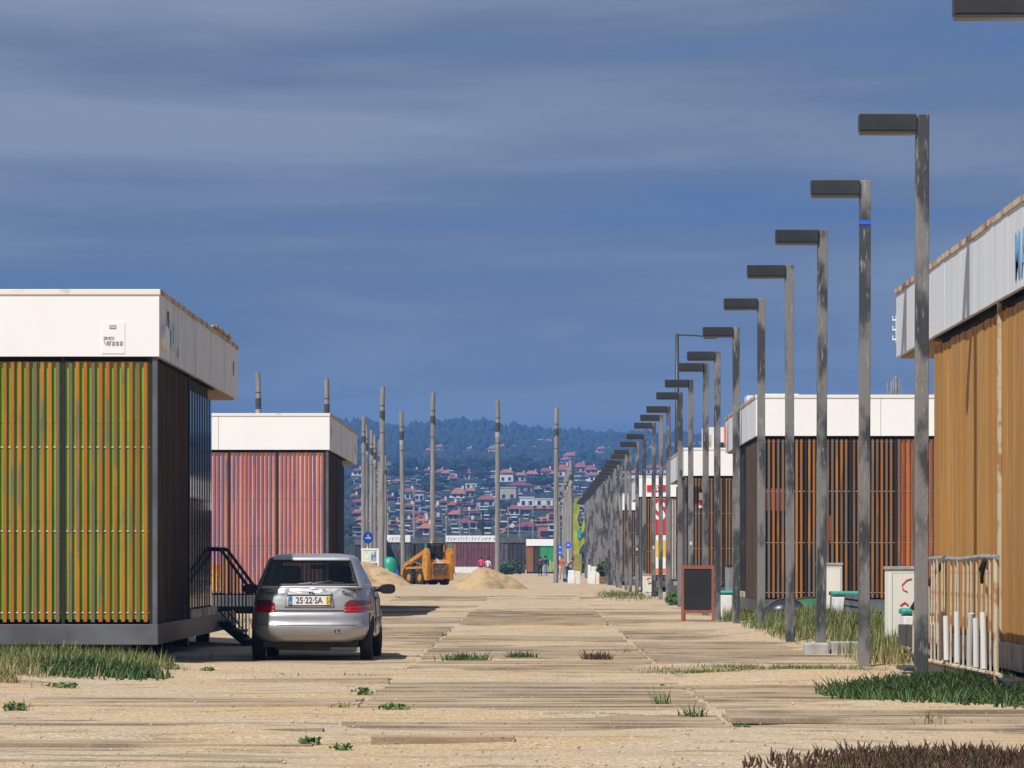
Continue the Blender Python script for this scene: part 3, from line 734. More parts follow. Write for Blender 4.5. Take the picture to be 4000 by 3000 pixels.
M['lamp_clear'] = material('head_lamp_clear', (0.6, 0.62, 0.64), rough=0.1, metal=0.4)
M['plate_white'] = material('plate_white', (0.80, 0.80, 0.78), rough=0.4)
M['plate_yellow'] = material('plate_yellow', (0.80, 0.62, 0.02), rough=0.4)
M['plate_blue'] = material('plate_blue', (0.03, 0.16, 0.62), rough=0.4)
M['chrome'] = material('dull_chrome', (0.6, 0.6, 0.6), rough=0.2, metal=1.0)
M['under'] = material('underbody_dirt', (0.03, 0.026, 0.02), (0.06, 0.05, 0.035), 4, rough=0.95)

def sgn(v): return -1.0 if v < 0 else 1.0
def car():
    root = empty('parked_car', (PX(1208, 48.55), 48.55, 0.0), R(-0.4), 'silver hatchback with a dented tailgate parked beside the lime green kiosk', 'car')
    # body levels: z, rear y, front y, half width, exponent
    LV = [(0.27, 0.14, 3.55, 0.66, 5), (0.30, 0.07, 3.62, 0.735, 5), (0.36, 0.025, 3.69, 0.77, 5), (0.44, 0.005, 3.72, 0.782, 5.5), (0.490, 0.000, 3.72, 0.785, 5.5),
          (0.497, 0.012, 3.715, 0.780, 5.5), (0.57, 0.014, 3.70, 0.785, 5.5), (0.635, 0.022, 3.67, 0.782, 5.5), (0.652, 0.045, 3.66, 0.772, 5.5), (0.66, 0.062, 3.655, 0.770, 5.5),
          (0.74, 0.072, 3.52, 0.772, 5.2), (0.82, 0.092, 3.22, 0.762, 5), (0.89, 0.115, 2.95, 0.742, 5), (0.945, 0.140, 2.80, 0.715, 5), (0.975, 0.160, 2.74, 0.690, 5)]
    n = 72
    def ring(z, yr, yf, hw, ex):
        out = []
        for k in range(n):
            a = 2*math.pi*(k+0.5)/n; c, s = math.cos(a), math.sin(a)
            # squarer at the sides, softer bow at the ends
            x = hw*sgn(c)*abs(c)**(2/ex); y = (yr+yf)/2+(yf-yr)/2*sgn(s)*abs(s)**(2/ex)
            out.append((x, y, z))
        return out
    mb = MB(); mb.loft([ring(*l) for l in LV])
    body = mb.build('body', M['silver'], root, smooth=True)
    # wheel arches
    cut = MB()
    for yw in (0.70, 3.08):
        cut.tube([(-1, yw, 0.28), (1, yw, 0.28)], 0.325, 28)
    co = cut.build('cutter', M['trim'], root)
    bo = body.modifiers.new('arch', 'BOOLEAN'); bo.object = co; bo.operation = 'DIFFERENCE'; bo.solver = 'EXACT'
    apply_mods(body); bpy.data.objects.remove(co)
    body.data.materials.clear(); body.data.materials.append(M['silver']); body.data.materials.append(M['under'])
    for p in body.data.polygons:
        c = p.center
        p.material_index = 1 if (c.z < 0.275 or (abs(c.x) < 0.745 and c.z < 0.61 and (abs(c.y-0.70) < 0.33 or abs(c.y-3.08) < 0.33) and c.y > 0.12 and c.y < 3.6)) else 0
        p.use_smooth = True
    # surface lookup for the tail
    def lv(z):
        for a, b in zip(LV, LV[1:]):
            if a[0] <= z <= b[0]:
                t = (z-a[0])/(b[0]-a[0]); return [a[i]+(b[i]-a[i])*t for i in range(5)]
        return LV[-1]
    def rear_y(x, z):
        _, yr, yf, hw, ex = lv(z); u = min(0.9995, abs(x)/hw)
        return (yr+yf)/2-(yf-yr)/2*(1-u**ex)**(1/ex)
    def patch(name, pts_fn, nu, nv, mat, off, parent=root, thick=0.012):
        """skin patch floating just proud of the tail: pts_fn(u,v)->(x,z)"""
        vs, fs = [], []
        for layer in (0, 1):
            for j in range(nv+1):
                for i in range(nu+1):
                    x, z = pts_fn(i/nu, j/nv); d = (off(x, z) if callable(off) else off)-layer*thick
                    vs.append((x, rear_y(x, z)-d, z))
        N_ = (nu+1)*(nv+1)
        for j in range(nv):
            for i in range(nu):
                a = j*(nu+1)+i; fs.append((a, a+1, a+nu+2, a+nu+1)); fs.append((N_+a, N_+a+nu+1, N_+a+nu+2, N_+a+1))
        edge = [i for i in range(nu+1)]+[j*(nu+1)+nu for j in range(1, nv+1)]+[nv*(nu+1)+i for i in range(nu-1, -1, -1)]+[j*(nu+1) for j in range(nv-1, 0, -1)]
        for a, b in zip(edge, edge[1:]+edge[:1]): fs.append((a, b, N_+b, N_+a))
        return MB().add(vs, fs).build(name, mat, parent, smooth=True)
    # tailgate with dents
    def dent(x, z):
        d = 0.008
        for cx, cz, rx, rz, h in ((-0.02, 0.925, 0.10, 0.022, -0.020), (0.06, 0.94, 0.05, 0.015, 0.012), (-0.20, 0.93, 0.09, 0.03, -0.016), (0.24, 0.935, 0.08, 0.02, -0.014),
                                  (-0.33, 0.90, 0.05, 0.03, 0.010), (0.16, 0.915, 0.04, 0.02, 0.010), (-0.10, 0.90, 0.05, 0.012, 0.009), (0.36, 0.90, 0.06, 0.03, -0.008)):
            d += h*math.exp(-(((x-cx)/rx)**2+((z-cz)/rz)**2))
        return d
    tg = patch('tailgate', lambda u, v: ((u*2-1)*(0.60-0.04*max(0, v-0.6)), 0.668+v*0.295), 60, 26, M['silver'], dent, thick=0.03)
    # tail lamps
    for s in (-1, 1):
        def up_(u, v, s=s): return (s*(0.443+0.307*u), 0.7205+v*0.088*min(1, 0.45+2.4*u)*(1-0.15*u))
        def lo_(u, v, s=s): return (s*(0.440+0.310*u), 0.648+v*0.072)
        tl = patch('tail_lamp', lo_, 14, 4, M['lamp_red'], 0.016, thick=0.03)
        patch('reverse_lens', up_, 14, 5, M['lamp_smoke'], 0.015, tl, thick=0.03)
    # bumper strip line and joint
    patch('bumper_groove', lambda u, v: ((u*2-1)*0.755, 0.486+v*0.005), 40, 1, M['chrome'], 0.003, thick=0.006)
    patch('tailgate_gap', lambda u, v: ((u*2-1)*0.60, 0.655+v*0.008), 30, 1, M['trim'], 0.004, thick=0.006)
    # number plate in its recess
    rp = patch('plate_recess', lambda u, v: ((u*2-1)*(0.315-0.035*v*v), 0.705+v*0.175), 20, 8, M['silver_dust'], 0.013, tg)
    patch('handle_strip', lambda u, v: ((u*2-1)*0.285, 0.862+v*0.034), 20, 3, M['silver'], 0.028, tg)
    y = rear_y(0, 0.80)-0.030
    pl = box('number_plate', (-0.262, y-0.006, 0.738), (0.262, y, 0.852), M['plate_white'], root)
    box('plate_holder', (-0.268, y+0.0005, 0.722), (0.268, y+0.012, 0.856), M['trim'], pl)
    yb = y-0.0075
    box('plate_blue_strip', (-0.260, yb, 0.741), (-0.218, y-0.0062, 0.849), M['plate_blue'], pl)
    box('plate_yellow_strip', (0.212, yb, 0.741), (0.260, y-0.0062, 0.849), M['plate_yellow'], pl)
    lettering('25·22·SA', 0.112, M['ink'], (-0.004, yb-0.001, 0.795), pl, bold=0.001, sx=0.83)
    lettering('P', 0.04, M['plate_white'], (-0.239, yb-0.0015, 0.765), pl)
    lettering('01', 0.042, M['ink'], (0.236, yb-0.0015, 0.822), pl); lettering('07', 0.042, M['ink'], (0.236, yb-0.0015, 0.770), pl)
    box('plate_rule', (0.216, yb-0.001, 0.793), (0.256, yb, 0.797), M['ink'], pl)
    # badges
    for txt, x, sz, sh, nm in (('CITROËN', -0.49, 0.046, 0.0, 'maker_badge'), ('Saxo', 0.47, 0.085, 0.35, 'name_badge')):
        o = lettering(txt, sz, M['ink'], (x, rear_y(x, 0.885)-0.016, 0.885), tg, bold=0.0012, shear=sh, name=nm)
        o.rotation_euler = (R(78), 0, R(4 if x > 0 else -4))
    lk = MB().tube([(0, rear_y(0, 0.89)-0.004, 0.893), (0, rear_y(0, 0.89)-0.034, 0.893)], 0.014, 12); lk.build('lock', M['trim'], tg)
    yb2 = rear_y(0, 0.89)-0.032
    ev = MB().prism([(0.015, 0.895), (0.05, 0.915), (0.052, 0.908), (0.026, 0.887)], 'y', yb2-0.004, yb2).prism([(0.03, 0.878), (0.065, 0.893), (0.07, 0.884), (0.036, 0.872)], 'y', yb2-0.004, yb2)
    ev.build('emblem', M['ink'], tg)
    # tow eye cover
    MB().tube([(0.35, rear_y(0.35, 0.41)-0.004, 0.41), (0.35, rear_y(0.35, 0.41)+0.02, 0.41)], 0.036, 16).build('tow_cover', M['trim'], root)
    MB().tube([(0.352, rear_y(0.35, 0.41)-0.012, 0.398), (0.352, rear_y(0.35, 0.41), 0.398)], [0.02, 0.026], 12).build('tow_eye', M['chrome'], root)
    # ---------------- greenhouse
    def gring(z, yr, yf, hw, a, b):
        # a: half width of rear/front glass at that level; corners; B pillar
        return [(0, yr-0.012, z), (a*0.6, yr-0.006, z), (a, yr, z), (hw-0.035, yr+0.05, z), (hw, yr+0.16, z), (hw, yr+0.34, z), (hw+0.004, 1.30, z), (hw+0.004, 1.38, z),
                (hw-0.012, yf-0.24, z), (hw-0.03, yf-0.16, z), (b, yf-0.05, z), (b*0.6, yf, z), (0, yf+0.02, z)]
    GL = [(0.962, 0.150, 2.66, 0.690, 0.60, 0.58), (0.995, 0.175, 2.58, 0.680, 0.595, 0.575), (1.30, 0.375, 1.86, 0.562, 0.495, 0.47), (1.338, 0.395, 1.74, 0.540, 0.475, 0.455),
          (1.372, 0.50, 1.62, 0.475, 0.42, 0.42), (1.392, 0.80, 1.45, 0.30, 0.26, 0.26)]
    half = [gring(*g) for g in GL]
    full = [h+[(-x, y, z) for x, y, z in reversed(h[1:-1])] for h in half]; m = len(full[0])
    gm = MB(); glasses = {'rear_window': [], 'windscreen': [], 'side_window': []}
    def seg(k): return k if k < 12 else m-1-k      # mirrored segment id
    for i in range(len(full)-1):
        for k in range(m):
            q = [full[i][k], full[i][(k+1) % m], full[i+1][(k+1) % m], full[i+1][k]]
            s_ = seg(k)
            if i == 1 and s_ in (0, 1): glasses['rear_window'].append(q)
            elif i == 1 and s_ in (10, 11): glasses['windscreen'].append(q)
            elif i == 1 and s_ in (5, 7): glasses['side_window'].append(q)
            else: gm.add(q, [(0, 1, 2, 3)])
    gm.add(full[-1], [tuple(range(m))])
    me = gm.mesh('cabin_frame', M['silver'])
    bm = bmesh.new(); bm.from_mesh(me); bmesh.ops.remove_doubles(bm, verts=bm.verts, dist=0.0005)
    bmesh.ops.recalc_face_normals(bm, faces=bm.faces); bm.to_mesh(me); bm.free()
    fr = link('cabin_frame', me, root)
    sm = fr.modifiers.new('solid', 'SOLIDIFY'); sm.thickness = 0.03; sm.offset = -1
    bv = fr.modifiers.new('bevel', 'BEVEL'); bv.width = 0.012; bv.segments = 3; bv.limit_method = 'ANGLE'; bv.angle_limit = R(25)
    for p in me.polygons: p.use_smooth = True
    for nm, qs in glasses.items():
        groups = [qs] if nm != 'side_window' else [[q] for q in qs]
        for g in groups:
            gmb = MB()
            for q in g: gmb.add(q, [(0, 1, 2, 3)])
            me2 = gmb.mesh(nm, M['car_glass'])
            bm = bmesh.new(); bm.from_mesh(me2); bmesh.ops.remove_doubles(bm, verts=bm.verts, dist=0.0005); bm.to_mesh(me2); bm.free()
            go = link(nm, me2, root)
            if nm == 'rear_window': rw = go
    # dark surround of the rear window, slightly proud of the glass
    A_ = [Vector((s*0.595, 0.172, 0.995)) for s in (-1, 1)]; B_ = [Vector((s*0.495, 0.372, 1.30)) for s in (-1, 1)]
    sr = MB(); 
    for a, b in ((A_[0], A_[1]), (B_[0], B_[1]), (A_[0], B_[0]), (A_[1], B_[1])): sr.tube([a+Vector((0, -0.008, 0)), (a+b)/2+Vector((0, -0.012, 0)), b+Vector((0, -0.008, 0))], 0.013, 6)
    sr.build('window_seal', M['trim'], rw)
    wp = MB().tube([(0.02, 0.175, 1.005), (0.16, 0.165, 1.022), (0.42, 0.172, 1.018)], [0.012, 0.009, 0.006], 6).tube([(-0.16, 0.165, 1.003), (0.02, 0.16, 1.012)], [0.008, 0.018], 6)
    wp.tube([(0.10, 0.160, 1.03), (0.28, 0.155, 1.04)], 0.005, 5); wp.build('wiper', M['trim'], root)
    box('brake_lamp', (-0.14, 0.39, 1.315), (0.14, 0.41, 1.328), M['lamp_smoke'], root)
    # interior
    for x in (-0.33, 0.33):
        st = MB().prism([(1.30, 0.45), (1.20, 1.0), (1.12, 1.05), (1.05, 1.0), (1.12, 0.45)], 'x', x-0.20, x+0.20).build('front_seat', M['seat'], root, bevel=0.03)
        MB().box((x-0.15, 1.03, 1.02), (x+0.15, 1.12, 1.235)).build('headrest', M['seat'], st, bevel=0.04)
    MB().prism([(0.75, 0.45), (0.62, 0.95), (0.5, 0.97), (0.55, 0.45)], 'x', -0.58, 0.58).build('rear_seat', M['seat'], root, bevel=0.03)
    box('parcel_shelf', (-0.56, 0.22, 0.945), (0.56, 0.60, 0.965), M['trim'], root)
    box('dashboard', (-0.58, 2.2, 0.80), (0.58, 2.6, 0.99), M['trim'], root, 0.03)
    box('inner_mirror', (-0.10, 1.93, 1.19), (0.10, 1.96, 1.25), M['trim'], root, 0.01)
    # door mirrors
    for s in (-1, 1):
        mr = MB(); pts = []
        for k in range(16):
            a = 2*math.pi*k/16; pts.append((0.105*sgn(math.cos(a))*abs(math.cos(a))**0.7, 0.066*sgn(math.sin(a))*abs(math.sin(a))**0.7))
        rings = []
        for yy, sc2 in ((1.98, 0.95), (1.995, 1.0), (2.05, 0.95), (2.10, 0.55)):
            rings.append([(s*0.90+p[0]*sc2, yy, 0.93+p[1]*sc2) for p in pts])
        mr.loft(rings); mr.tube([(s*0.70, 2.08, 0.93), (s*0.82, 2.05, 0.92)], [0.03, 0.035], 8)
        mo = mr.build('door_mirror', M['trim'], root, smooth=True)
        MB().add([(s*0.90+p[0]*0.85, 1.977, 0.93+p[1]*0.85) for p in pts], [tuple(range(16))]).build('mirror_glass', M['trim'], mo)
        # door shut lines, handle
        ds = MB()
        for yy in (1.22, 2.36):
            ds.tube([(s*0.782, yy, 0.36), (s*0.788, yy, 0.60), (s*0.776, yy, 0.80), (s*0.722, yy, 0.945)], 0.006, 4)
        ds.build('door_seam', M['trim'], root)
        box('door_handle', (s*0.765, 1.32, 0.80), (s*0.790, 1.48, 0.83), M['trim'], root, 0.006)
        box('side_strip', (s*0.776, 1.05, 0.52), (s*0.797, 2.62, 0.57), M['trim'], root, 0.006)
        hl = MB().box((s*0.42, 3.45, 0.60), (s*0.70, 3.60, 0.70)).build('headlamp', M['lamp_clear'], root, bevel=0.03)
    # wheels
    prof = [(0.155, 0.0), (0.19, 0.003), (0.255, 0.010), (0.275, 0.035), (0.279, 0.08), (0.275, 0.13), (0.255, 0.155), (0.19, 0.162), (0.155, 0.165)]
    rings = [[(hh, r*math.cos(2*math.pi*k/32), r*math.sin(2*math.pi*k/32)) for k in range(32)] for r, hh in prof]
    tyre_me = MB().loft(rings, cap=False).mesh('tyre', M['tyre'], smooth=True)
    rm = MB(); rr = [(0.158, 0.02), (0.15, 0.03), (0.12, 0.05), (0.05, 0.035), (0.02, 0.03)]
    rm.loft([[(hh, r*math.cos(2*math.pi*k/24), r*math.sin(2*math.pi*k/24)) for k in range(24)] for r, hh in rr])
    rim_me = rm.mesh('rim', M['rim'], smooth=True)
    for yw in (0.70, 3.08):
        for s in (-1, 1):
            we = bpy.data.objects.new('wheel', None); COL.objects.link(we); we.parent = root; we.location = (s*0.772, yw, 0.277)
            if s > 0: we.rotation_euler = (0, 0, math.pi)
            link('tyre', tyre_me, we); link('rim', rim_me, we)
    # underside, silencer, axle
    box('underbody', (-0.60, 0.22, 0.20), (0.60, 3.4, 0.275), M['under'], root)
    MB().tube([(-0.45, 0.3, 0.25), (0.25, 0.3, 0.24)], 0.085, 12).build('silencer', M['under'], root)
    MB().tube([(-0.70, 0.70, 0.27), (0.70, 0.70, 0.27)], 0.035, 8).build('axle', M['under'], root)
    return root
CAR = car()

# ================================================================== SKID STEER LOADER
def loader():
    Y = 190.0
    root = empty('skid_loader', (PX(1715, Y), Y-0.2, g1(PX(1715, Y), Y)+0.02), R(33), 'yellow skid steer loader with black cab standing between two sand heaps', 'loader')
    Yl = material('loader_yellow', (0.60, 0.26, 0.015), (0.48, 0.19, 0.012), 3, rough=0.5, c3=(0.20, 0.12, 0.05), s3=4, t3=(0.56, 0.70)); K = M['blackish']
    MB().box((-0.46, 0.25, 0.24), (0.46, 2.05, 0.80)).build('chassis', Yl, root, bevel=0.02)
    hd = MB().prism([(-0.10, 0.30), (-0.13, 1.05), (0.02, 1.22), (0.62, 1.25), (0.62, 0.30)], 'x', -0.56, 0.56).build('engine_hood', Yl, root, bevel=0.025)
    gr = box('grille', (-0.38, -0.155, 0.48), (0.38, -0.125, 1.02), K, hd)
    for i in range(9): box('grille_slat', (-0.36, -0.172, 0.51+i*0.055), (0.36, -0.157, 0.535+i*0.055), M['rust'], hd)
    MB().prism([(-0.26, 1.30), (0.24, 1.06), (-0.26, 1.06)], 'y', -0.19, -0.175).build('warning_triangle', M['sign_white'], hd)
    tr2 = MB().prism([(-0.31, 1.36), (0.34, 1.03), (-0.31, 1.03)], 'y', -0.172, -0.16).build('triangle_border', M['ink_red'], hd)
    for s in (-1, 1):
        a, b = s*0.57, s*0.78
        tw = MB().prism([(-0.12, 0.22), (-0.16, 0.9), (-0.13, 1.55), (-0.02, 1.80), (0.16, 1.80), (0.30, 1.45), (0.34, 0.8), (0.10, 0.22)], 'x', a, b).build('tower', Yl, root, bevel=0.02)
        MB().prism([(0.02, 1.55), (0.04, 1.74), (0.20, 1.74), (2.05, 1.08), (2.42, 0.66), (2.46, 0.28), (2.30, 0.28), (2.24, 0.62), (1.95, 0.92), (0.25, 1.50)], 'x', s*0.60, s*0.755).build('lift_arm', Yl, root, bevel=0.012)
        MB().prism([(0.30, 0.80), (0.30, 0.92), (2.0, 0.86), (2.0, 0.76)], 'x', s*0.60, s*0.72).build('lower_link', Yl, root, bevel=0.01)
        MB().tube([(s*0.67, 0.4, 0.95), (s*0.67, 1.1, 1.15)], 0.05, 8).tube([(s*0.67, 1.1, 1.15), (s*0.67, 1.7, 1.02)], 0.03, 8).build('hydraulic_ram', M['chrome'], root)
        MB().tube([(s*0.70, 0.03, 1.80), (s*0.70, 0.03, 2.0), (s*0.70, 0.10, 2.08), (s*0.70, 0.17, 2.0), (s*0.70, 0.17, 1.80)], 0.025, 6).build('lifting_eye', M['teal'], root)
        # wheels
        prof = [(0.20, 0.0), (0.30, 0.0), (0.37, 0.03), (0.39, 0.10), (0.39, 0.20), (0.37, 0.27), (0.30, 0.30), (0.20, 0.30)]
        for yw in (0.58, 1.62):
            we = bpy.data.objects.new('wheel', None); COL.objects.link(we); we.parent = root; we.location = (s*0.50, yw, 0.37)
            if s < 0: we.rotation_euler = (0, 0, math.pi)
            ty = MB().loft([[(h_, r*math.cos(2*math.pi*k/24), r*math.sin(2*math.pi*k/24)) for k in range(24)] for r, h_ in prof], cap=False)
            for k in range(14):
                a_ = 2*math.pi*k/14
                for x0, x1, da in ((0.02, 0.16, 0.0), (0.14, 0.28, 0.22)):
                    ty.box((x0, -0.035, 0.36), (x1, 0.035, 0.415), 0, Matrix.Rotation(a_+da, 4, 'X'))
            ty.build('tyre', M['tyre'], we)
            MB().loft([[(h_, r*math.cos(2*math.pi*k/20), r*math.sin(2*math.pi*k/20)) for k in range(20)] for r, h_ in ((0.21, 0.27), (0.18, 0.22), (0.10, 0.20), (0.09, 0.27), (0.03, 0.28))]).build('rim', Yl, we)
    cab = bpy.data.objects.new('cab', None); COL.objects.link(cab); cab.parent = root
    for x, y in ((-0.44, 0.40), (0.44, 0.40), (-0.44, 1.62), (0.44, 1.62)):
        MB().box((x-0.035, y-0.035, 0.82), (x+0.035, y+0.035, 1.98)).build('cab_pillar', K, cab)
    MB().prism([(-0.50, 1.98), (-0.46, 2.06), (0.46, 2.06), (0.50, 1.98)], 'y', 0.32, 1.72).build('cab_roof', K, cab)
    box('rear_pane', (-0.40, 0.40, 1.27), (0.40, 0.412, 1.96), M['car_glass'], cab)
    for i in range(6): box('cab_mesh', (-0.448, 0.55+i*0.18, 0.95), (-0.440, 0.57+i*0.18, 1.96), K, cab)
    for i in range(6): box('cab_mesh', (0.440, 0.55+i*0.18, 0.95), (0.448, 0.57+i*0.18, 1.96), K, cab)
    MB().prism([(0.72, 0.80), (0.62, 1.55), (0.72, 1.57), (0.90, 0.98), (1.3, 0.95), (1.3, 0.80)], 'x', -0.25, 0.25).build('seat', M['seat'], root, bevel=0.03)
    MB().tube([(0.05, 0.75, 2.06), (0.05, 0.75, 2.12)], 0.07, 10).build('beacon_base', M['white_plastic'], root)
    MB().tube([(0.05, 0.75, 2.12), (0.05, 0.75, 2.20), (0.05, 0.75, 2.235)], [0.075, 0.072, 0.03], 12).build('beacon', M['orange_sign'], root)
    MB().prism([(2.35, 0.03), (3.05, 0.02), (3.05, 0.06), (2.50, 0.09), (2.42, 0.30), (2.55, 0.55), (2.45, 0.58), (2.32, 0.35)], 'x', -0.88, 0.88).build('bucket', M['steel_dark'], root, bevel=0.01)
    return root
loader()
# ================================================================== SAND HEAPS
M['heap'] = material('damp_heap_sand', (0.43, 0.30, 0.16), (0.27, 0.19, 0.10), 1.8, (1, 1, 2.0), 0.95, lo=0.45, hi=0.7, c3=(0.22, 0.15, 0.08), s3=12, t3=(0.62, 0.72), bump=0.8, bscale=6)
def heap(x, y, rx, ry, h, label, seed, flat=1.0):
    n, m = 48, 14; vs = [(0, 0, h)]; fs = []
    for j in range(1, m+1):
        t = j/m
        for k in range(n):
            a = 2*math.pi*k/n; rr = t*(1+0.12*math.sin(3*a+seed)+0.08*math.sin(5*a+2*seed))
            z = h*(1-t**flat)+0.10*h*float(vnoise(3*math.cos(a)*t+seed*3+9, 3*math.sin(a)*t+7))*(1-t)*2+0.14*h*float(fbm(7*math.cos(a)*t+9, 7*math.sin(a)*t+seed, 3))*min(1.0, 2.2*(1-t)+0.25)
            vs.append((rx*rr*math.cos(a), ry*rr*math.sin(a), z-0.16*t*t))
    for k in range(n): fs.append((0, 1+k, 1+(k+1) % n))
    for j in range(m-1):
        for k in range(n):
            a = 1+j*n+k; b = 1+j*n+(k+1) % n; fs.append((a, a+n, b+n, b))
    o = MB().add(vs, fs).build('sand_heap', M['heap'], None, (x, y, g1(x, y)), smooth=True)
    return tag(o, label, 'sand heap')
heap(PX(1890, 165), 165, 1.85, 2.6, 0.86, 'rounded heap of damp sand in front of a timber pole', 1.0, 1.65)
heap(PX(1430, 184), 184, 2.4, 2.6, 1.02, 'heap of sand beside the loader wheels, behind the silver car', 2.4, 1.4)

# ================================================================== SMALL THINGS
# chalkboard
y = 79.5; x0 = PX(2726, y); z0 = g1(x0, y)
cbd = empty('chalkboard_sign', (x0, y, z0), R(-6), 'blank black chalkboard stand in a red brown frame beside a lamp post', 'chalkboard')
for s in (-1, 1):
    box('leg', (s*0.315-0.03, -0.02, -0.03), (s*0.315+0.03, 0.02, 1.16), M['frame_brown'], cbd, 0.004)
    MB().box((s*0.30-0.02, 0.0, 0), (s*0.30+0.02, 0.03, 1.15)).build('rear_leg', M['frame_brown'], cbd, (0, 0.42, -0.02), (R(18), 0, 0))
box('top_rail', (-0.283, -0.02, 1.09), (0.283, 0.02, 1.16), M['frame_brown'], cbd)
box('bottom_rail', (-0.283, -0.02, 0.17), (0.283, 0.02, 0.235), M['frame_brown'], cbd)
box('board', (-0.283, -0.006, 0.236), (0.283, 0.008, 1.089), M['slate'], cbd)
# cabinets
def cabinet(px, Y, w_, h_, label, graffiti=False):
    x = PX(px, Y); r = empty('utility_cabinet', (x, Y, g1(x, Y)-0.04), R(4), label, 'cabinet')
    box('housing', (-w_/2, 0, 0.0), (w_/2, 0.35, h_), M['cabinet'], r, 0.008)
    box('lid', (-w_/2-0.015, -0.015, h_+0.001), (w_/2+0.015, 0.365, h_+0.045), M['concrete'], r, 0.006)
    d = box('door', (-w_/2+0.05, -0.014, 0.18), (w_/2-0.03, -0.002, h_-0.05), M['cabinet'], r, 0.003)
    box('door_gap', (-w_/2+0.044, -0.004, 0.172), (w_/2-0.024, -0.0008, h_-0.043), M['ink'], r)
    box('plinth', (-w_/2+0.01, -0.005, -0.12), (w_/2-0.01, 0.34, -0.001), M['concrete'], r)
    if graffiti:
        g = MB(); pts = [(0.10, 0.98), (0.03, 0.96), (-0.03, 0.90), (-0.02, 0.83), (0.04, 0.80)]
        g.tube([(a, -0.018, b*h_/1.1) for a, b in pts], 0.008, 5)
        g.tube([(-0.06, -0.018, 0.62), (0.0, -0.018, 0.66), (0.05, -0.018, 0.62)], 0.012, 5)
        g.tube([(-0.02, -0.018, 0.47), (0.06, -0.018, 0.50), (0.12, -0.018, 0.49)], 0.018, 5)
        g.build('graffiti', M['ink_red'], d)
    return r
cabinet(3532, 52, 0.42, 1.10, 'cream cabinet with red graffiti scrawls beside the blue strapped lamp post', True)
cabinet(3245, 70, 0.42, 0.98, 'plain cream cabinet in the grass before the slatted kiosk')
cabinet(2532, 128, 0.30, 0.75, 'small pale cabinet with teal lid and scribbles among the lamp posts', True)
# teal lidded cool boxes
def coolbox(px, Y, w_, h_, label, rz=0):
    x = PX(px, Y); r = empty('cool_box', (x, Y, g1(x, Y)-0.03), rz, label, 'cool box', 'white cool boxes with teal lids')
    box('tub', (-w_/2, 0, 0), (w_/2, 0.5, h_), M['white_plastic'], r, 0.03)
    box('lid', (-w_/2-0.02, -0.02, h_+0.002), (w_/2+0.02, 0.52, h_+0.08), M['teal'], r, 0.03)
coolbox(3325, 67, 0.55, 0.45, 'white cool box with teal lid next to a grey slatted panel', R(8))
coolbox(3625, 49, 0.62, 0.55, 'white cool box with teal lid behind the porch railing')
coolbox(2822, 84, 0.45, 0.55, 'white cool box with teal lid behind the chalkboard')
# grey leaning pallet with slots
x = PX(3322, 66); pl_ = empty('grey_pallet', (x, 65.2, g1(x, 65.2)), R(10), 'grey slotted plastic pallet leaning on a white cool box', 'pallet')
for i in range(4):
    for j in range(3):
        MB().box((-0.19+j*0.13, 0, 0.02+i*0.12), (-0.07+j*0.13, 0.06, 0.105+i*0.12)).build('pallet_block', M['beam'], pl_, rot=(R(-14), R(8), 0))
MB().box((-0.19, 0.02, 0.02), (0.19, 0.05, 0.465)).build('pallet_back', M['steel_dark'], pl_, rot=(R(-14), R(8), 0))
# upturned boats
def boat(px, Y, L_, w_, h_, mat, label):
    x = PX(px, Y); n = 14; rings = []
    for i in range(n+1):
        t = i/n*2-1; k = max(0.03, (1-abs(t)**2.6)); ring = []
        for q in range(11):
            a = math.pi*q/10; ring.append((t*L_/2, w_/2*k*math.cos(a), (h_*(0.55+0.45*k))*math.sin(a)**0.8*(0.35+0.65*k)))
        rings.append(ring)
    o = empty('upturned_boat', (x, Y, g1(x, Y)+0.05), R(6), label, 'boat')
    MB().loft(rings, closed=False).build('hull', mat, o, smooth=True)
    gw = MB()
    for s in (-1, 1): gw.tube([(r[0][0], s*abs(r[0][1]), 0.02) for r in rings], 0.03, 6)
    gw.build('gunwale', M['blackish'], o)
    MB().tube([(r[5][0], 0, r[5][2]+0.01) for r in rings], 0.02, 5).build('keel', M['blackish'], o)
M['boat_dark'] = material('navy_hull', (0.018, 0.022, 0.03), (0.03, 0.035, 0.045), 3, rough=0.35)
M['boat_green'] = material('green_hull', (0.03, 0.12, 0.05), (0.02, 0.09, 0.04), 3, rough=0.4)
boat(3068, 74.3, 0.95, 0.6, 0.30, M['boat_dark'], 'upturned dark dinghy on the grass at the slatted kiosk')
boat(3170, 74.6, 1.3, 0.6, 0.28, M['boat_green'], 'upturned green dinghy on the grass at the slatted kiosk')
# grey fence box next to kiosk 3
x = PX(2905, 84.5); fb = empty('slatted_bin_store', (4.28, 84.4, g1(4.2, 84.4)), 0, 'grey slatted bin store against the side of the orange panelled kiosk', 'bin store')
for i in range(9): box('slat', (-0.02+0.002*(i % 2), i*0.13, 0.0), (0.02, i*0.13+0.10, 1.12), M['grey_metal'], fb)
for i in range(3): box('slat', (0.03+i*0.02, -0.02, 0.0), (0.045+i*0.02, 0.0, 1.10), M['grey_metal'], fb)
box('rim', (-0.025, -0.02, 1.122), (0.10, 1.17, 1.16), M['blackish'], fb)
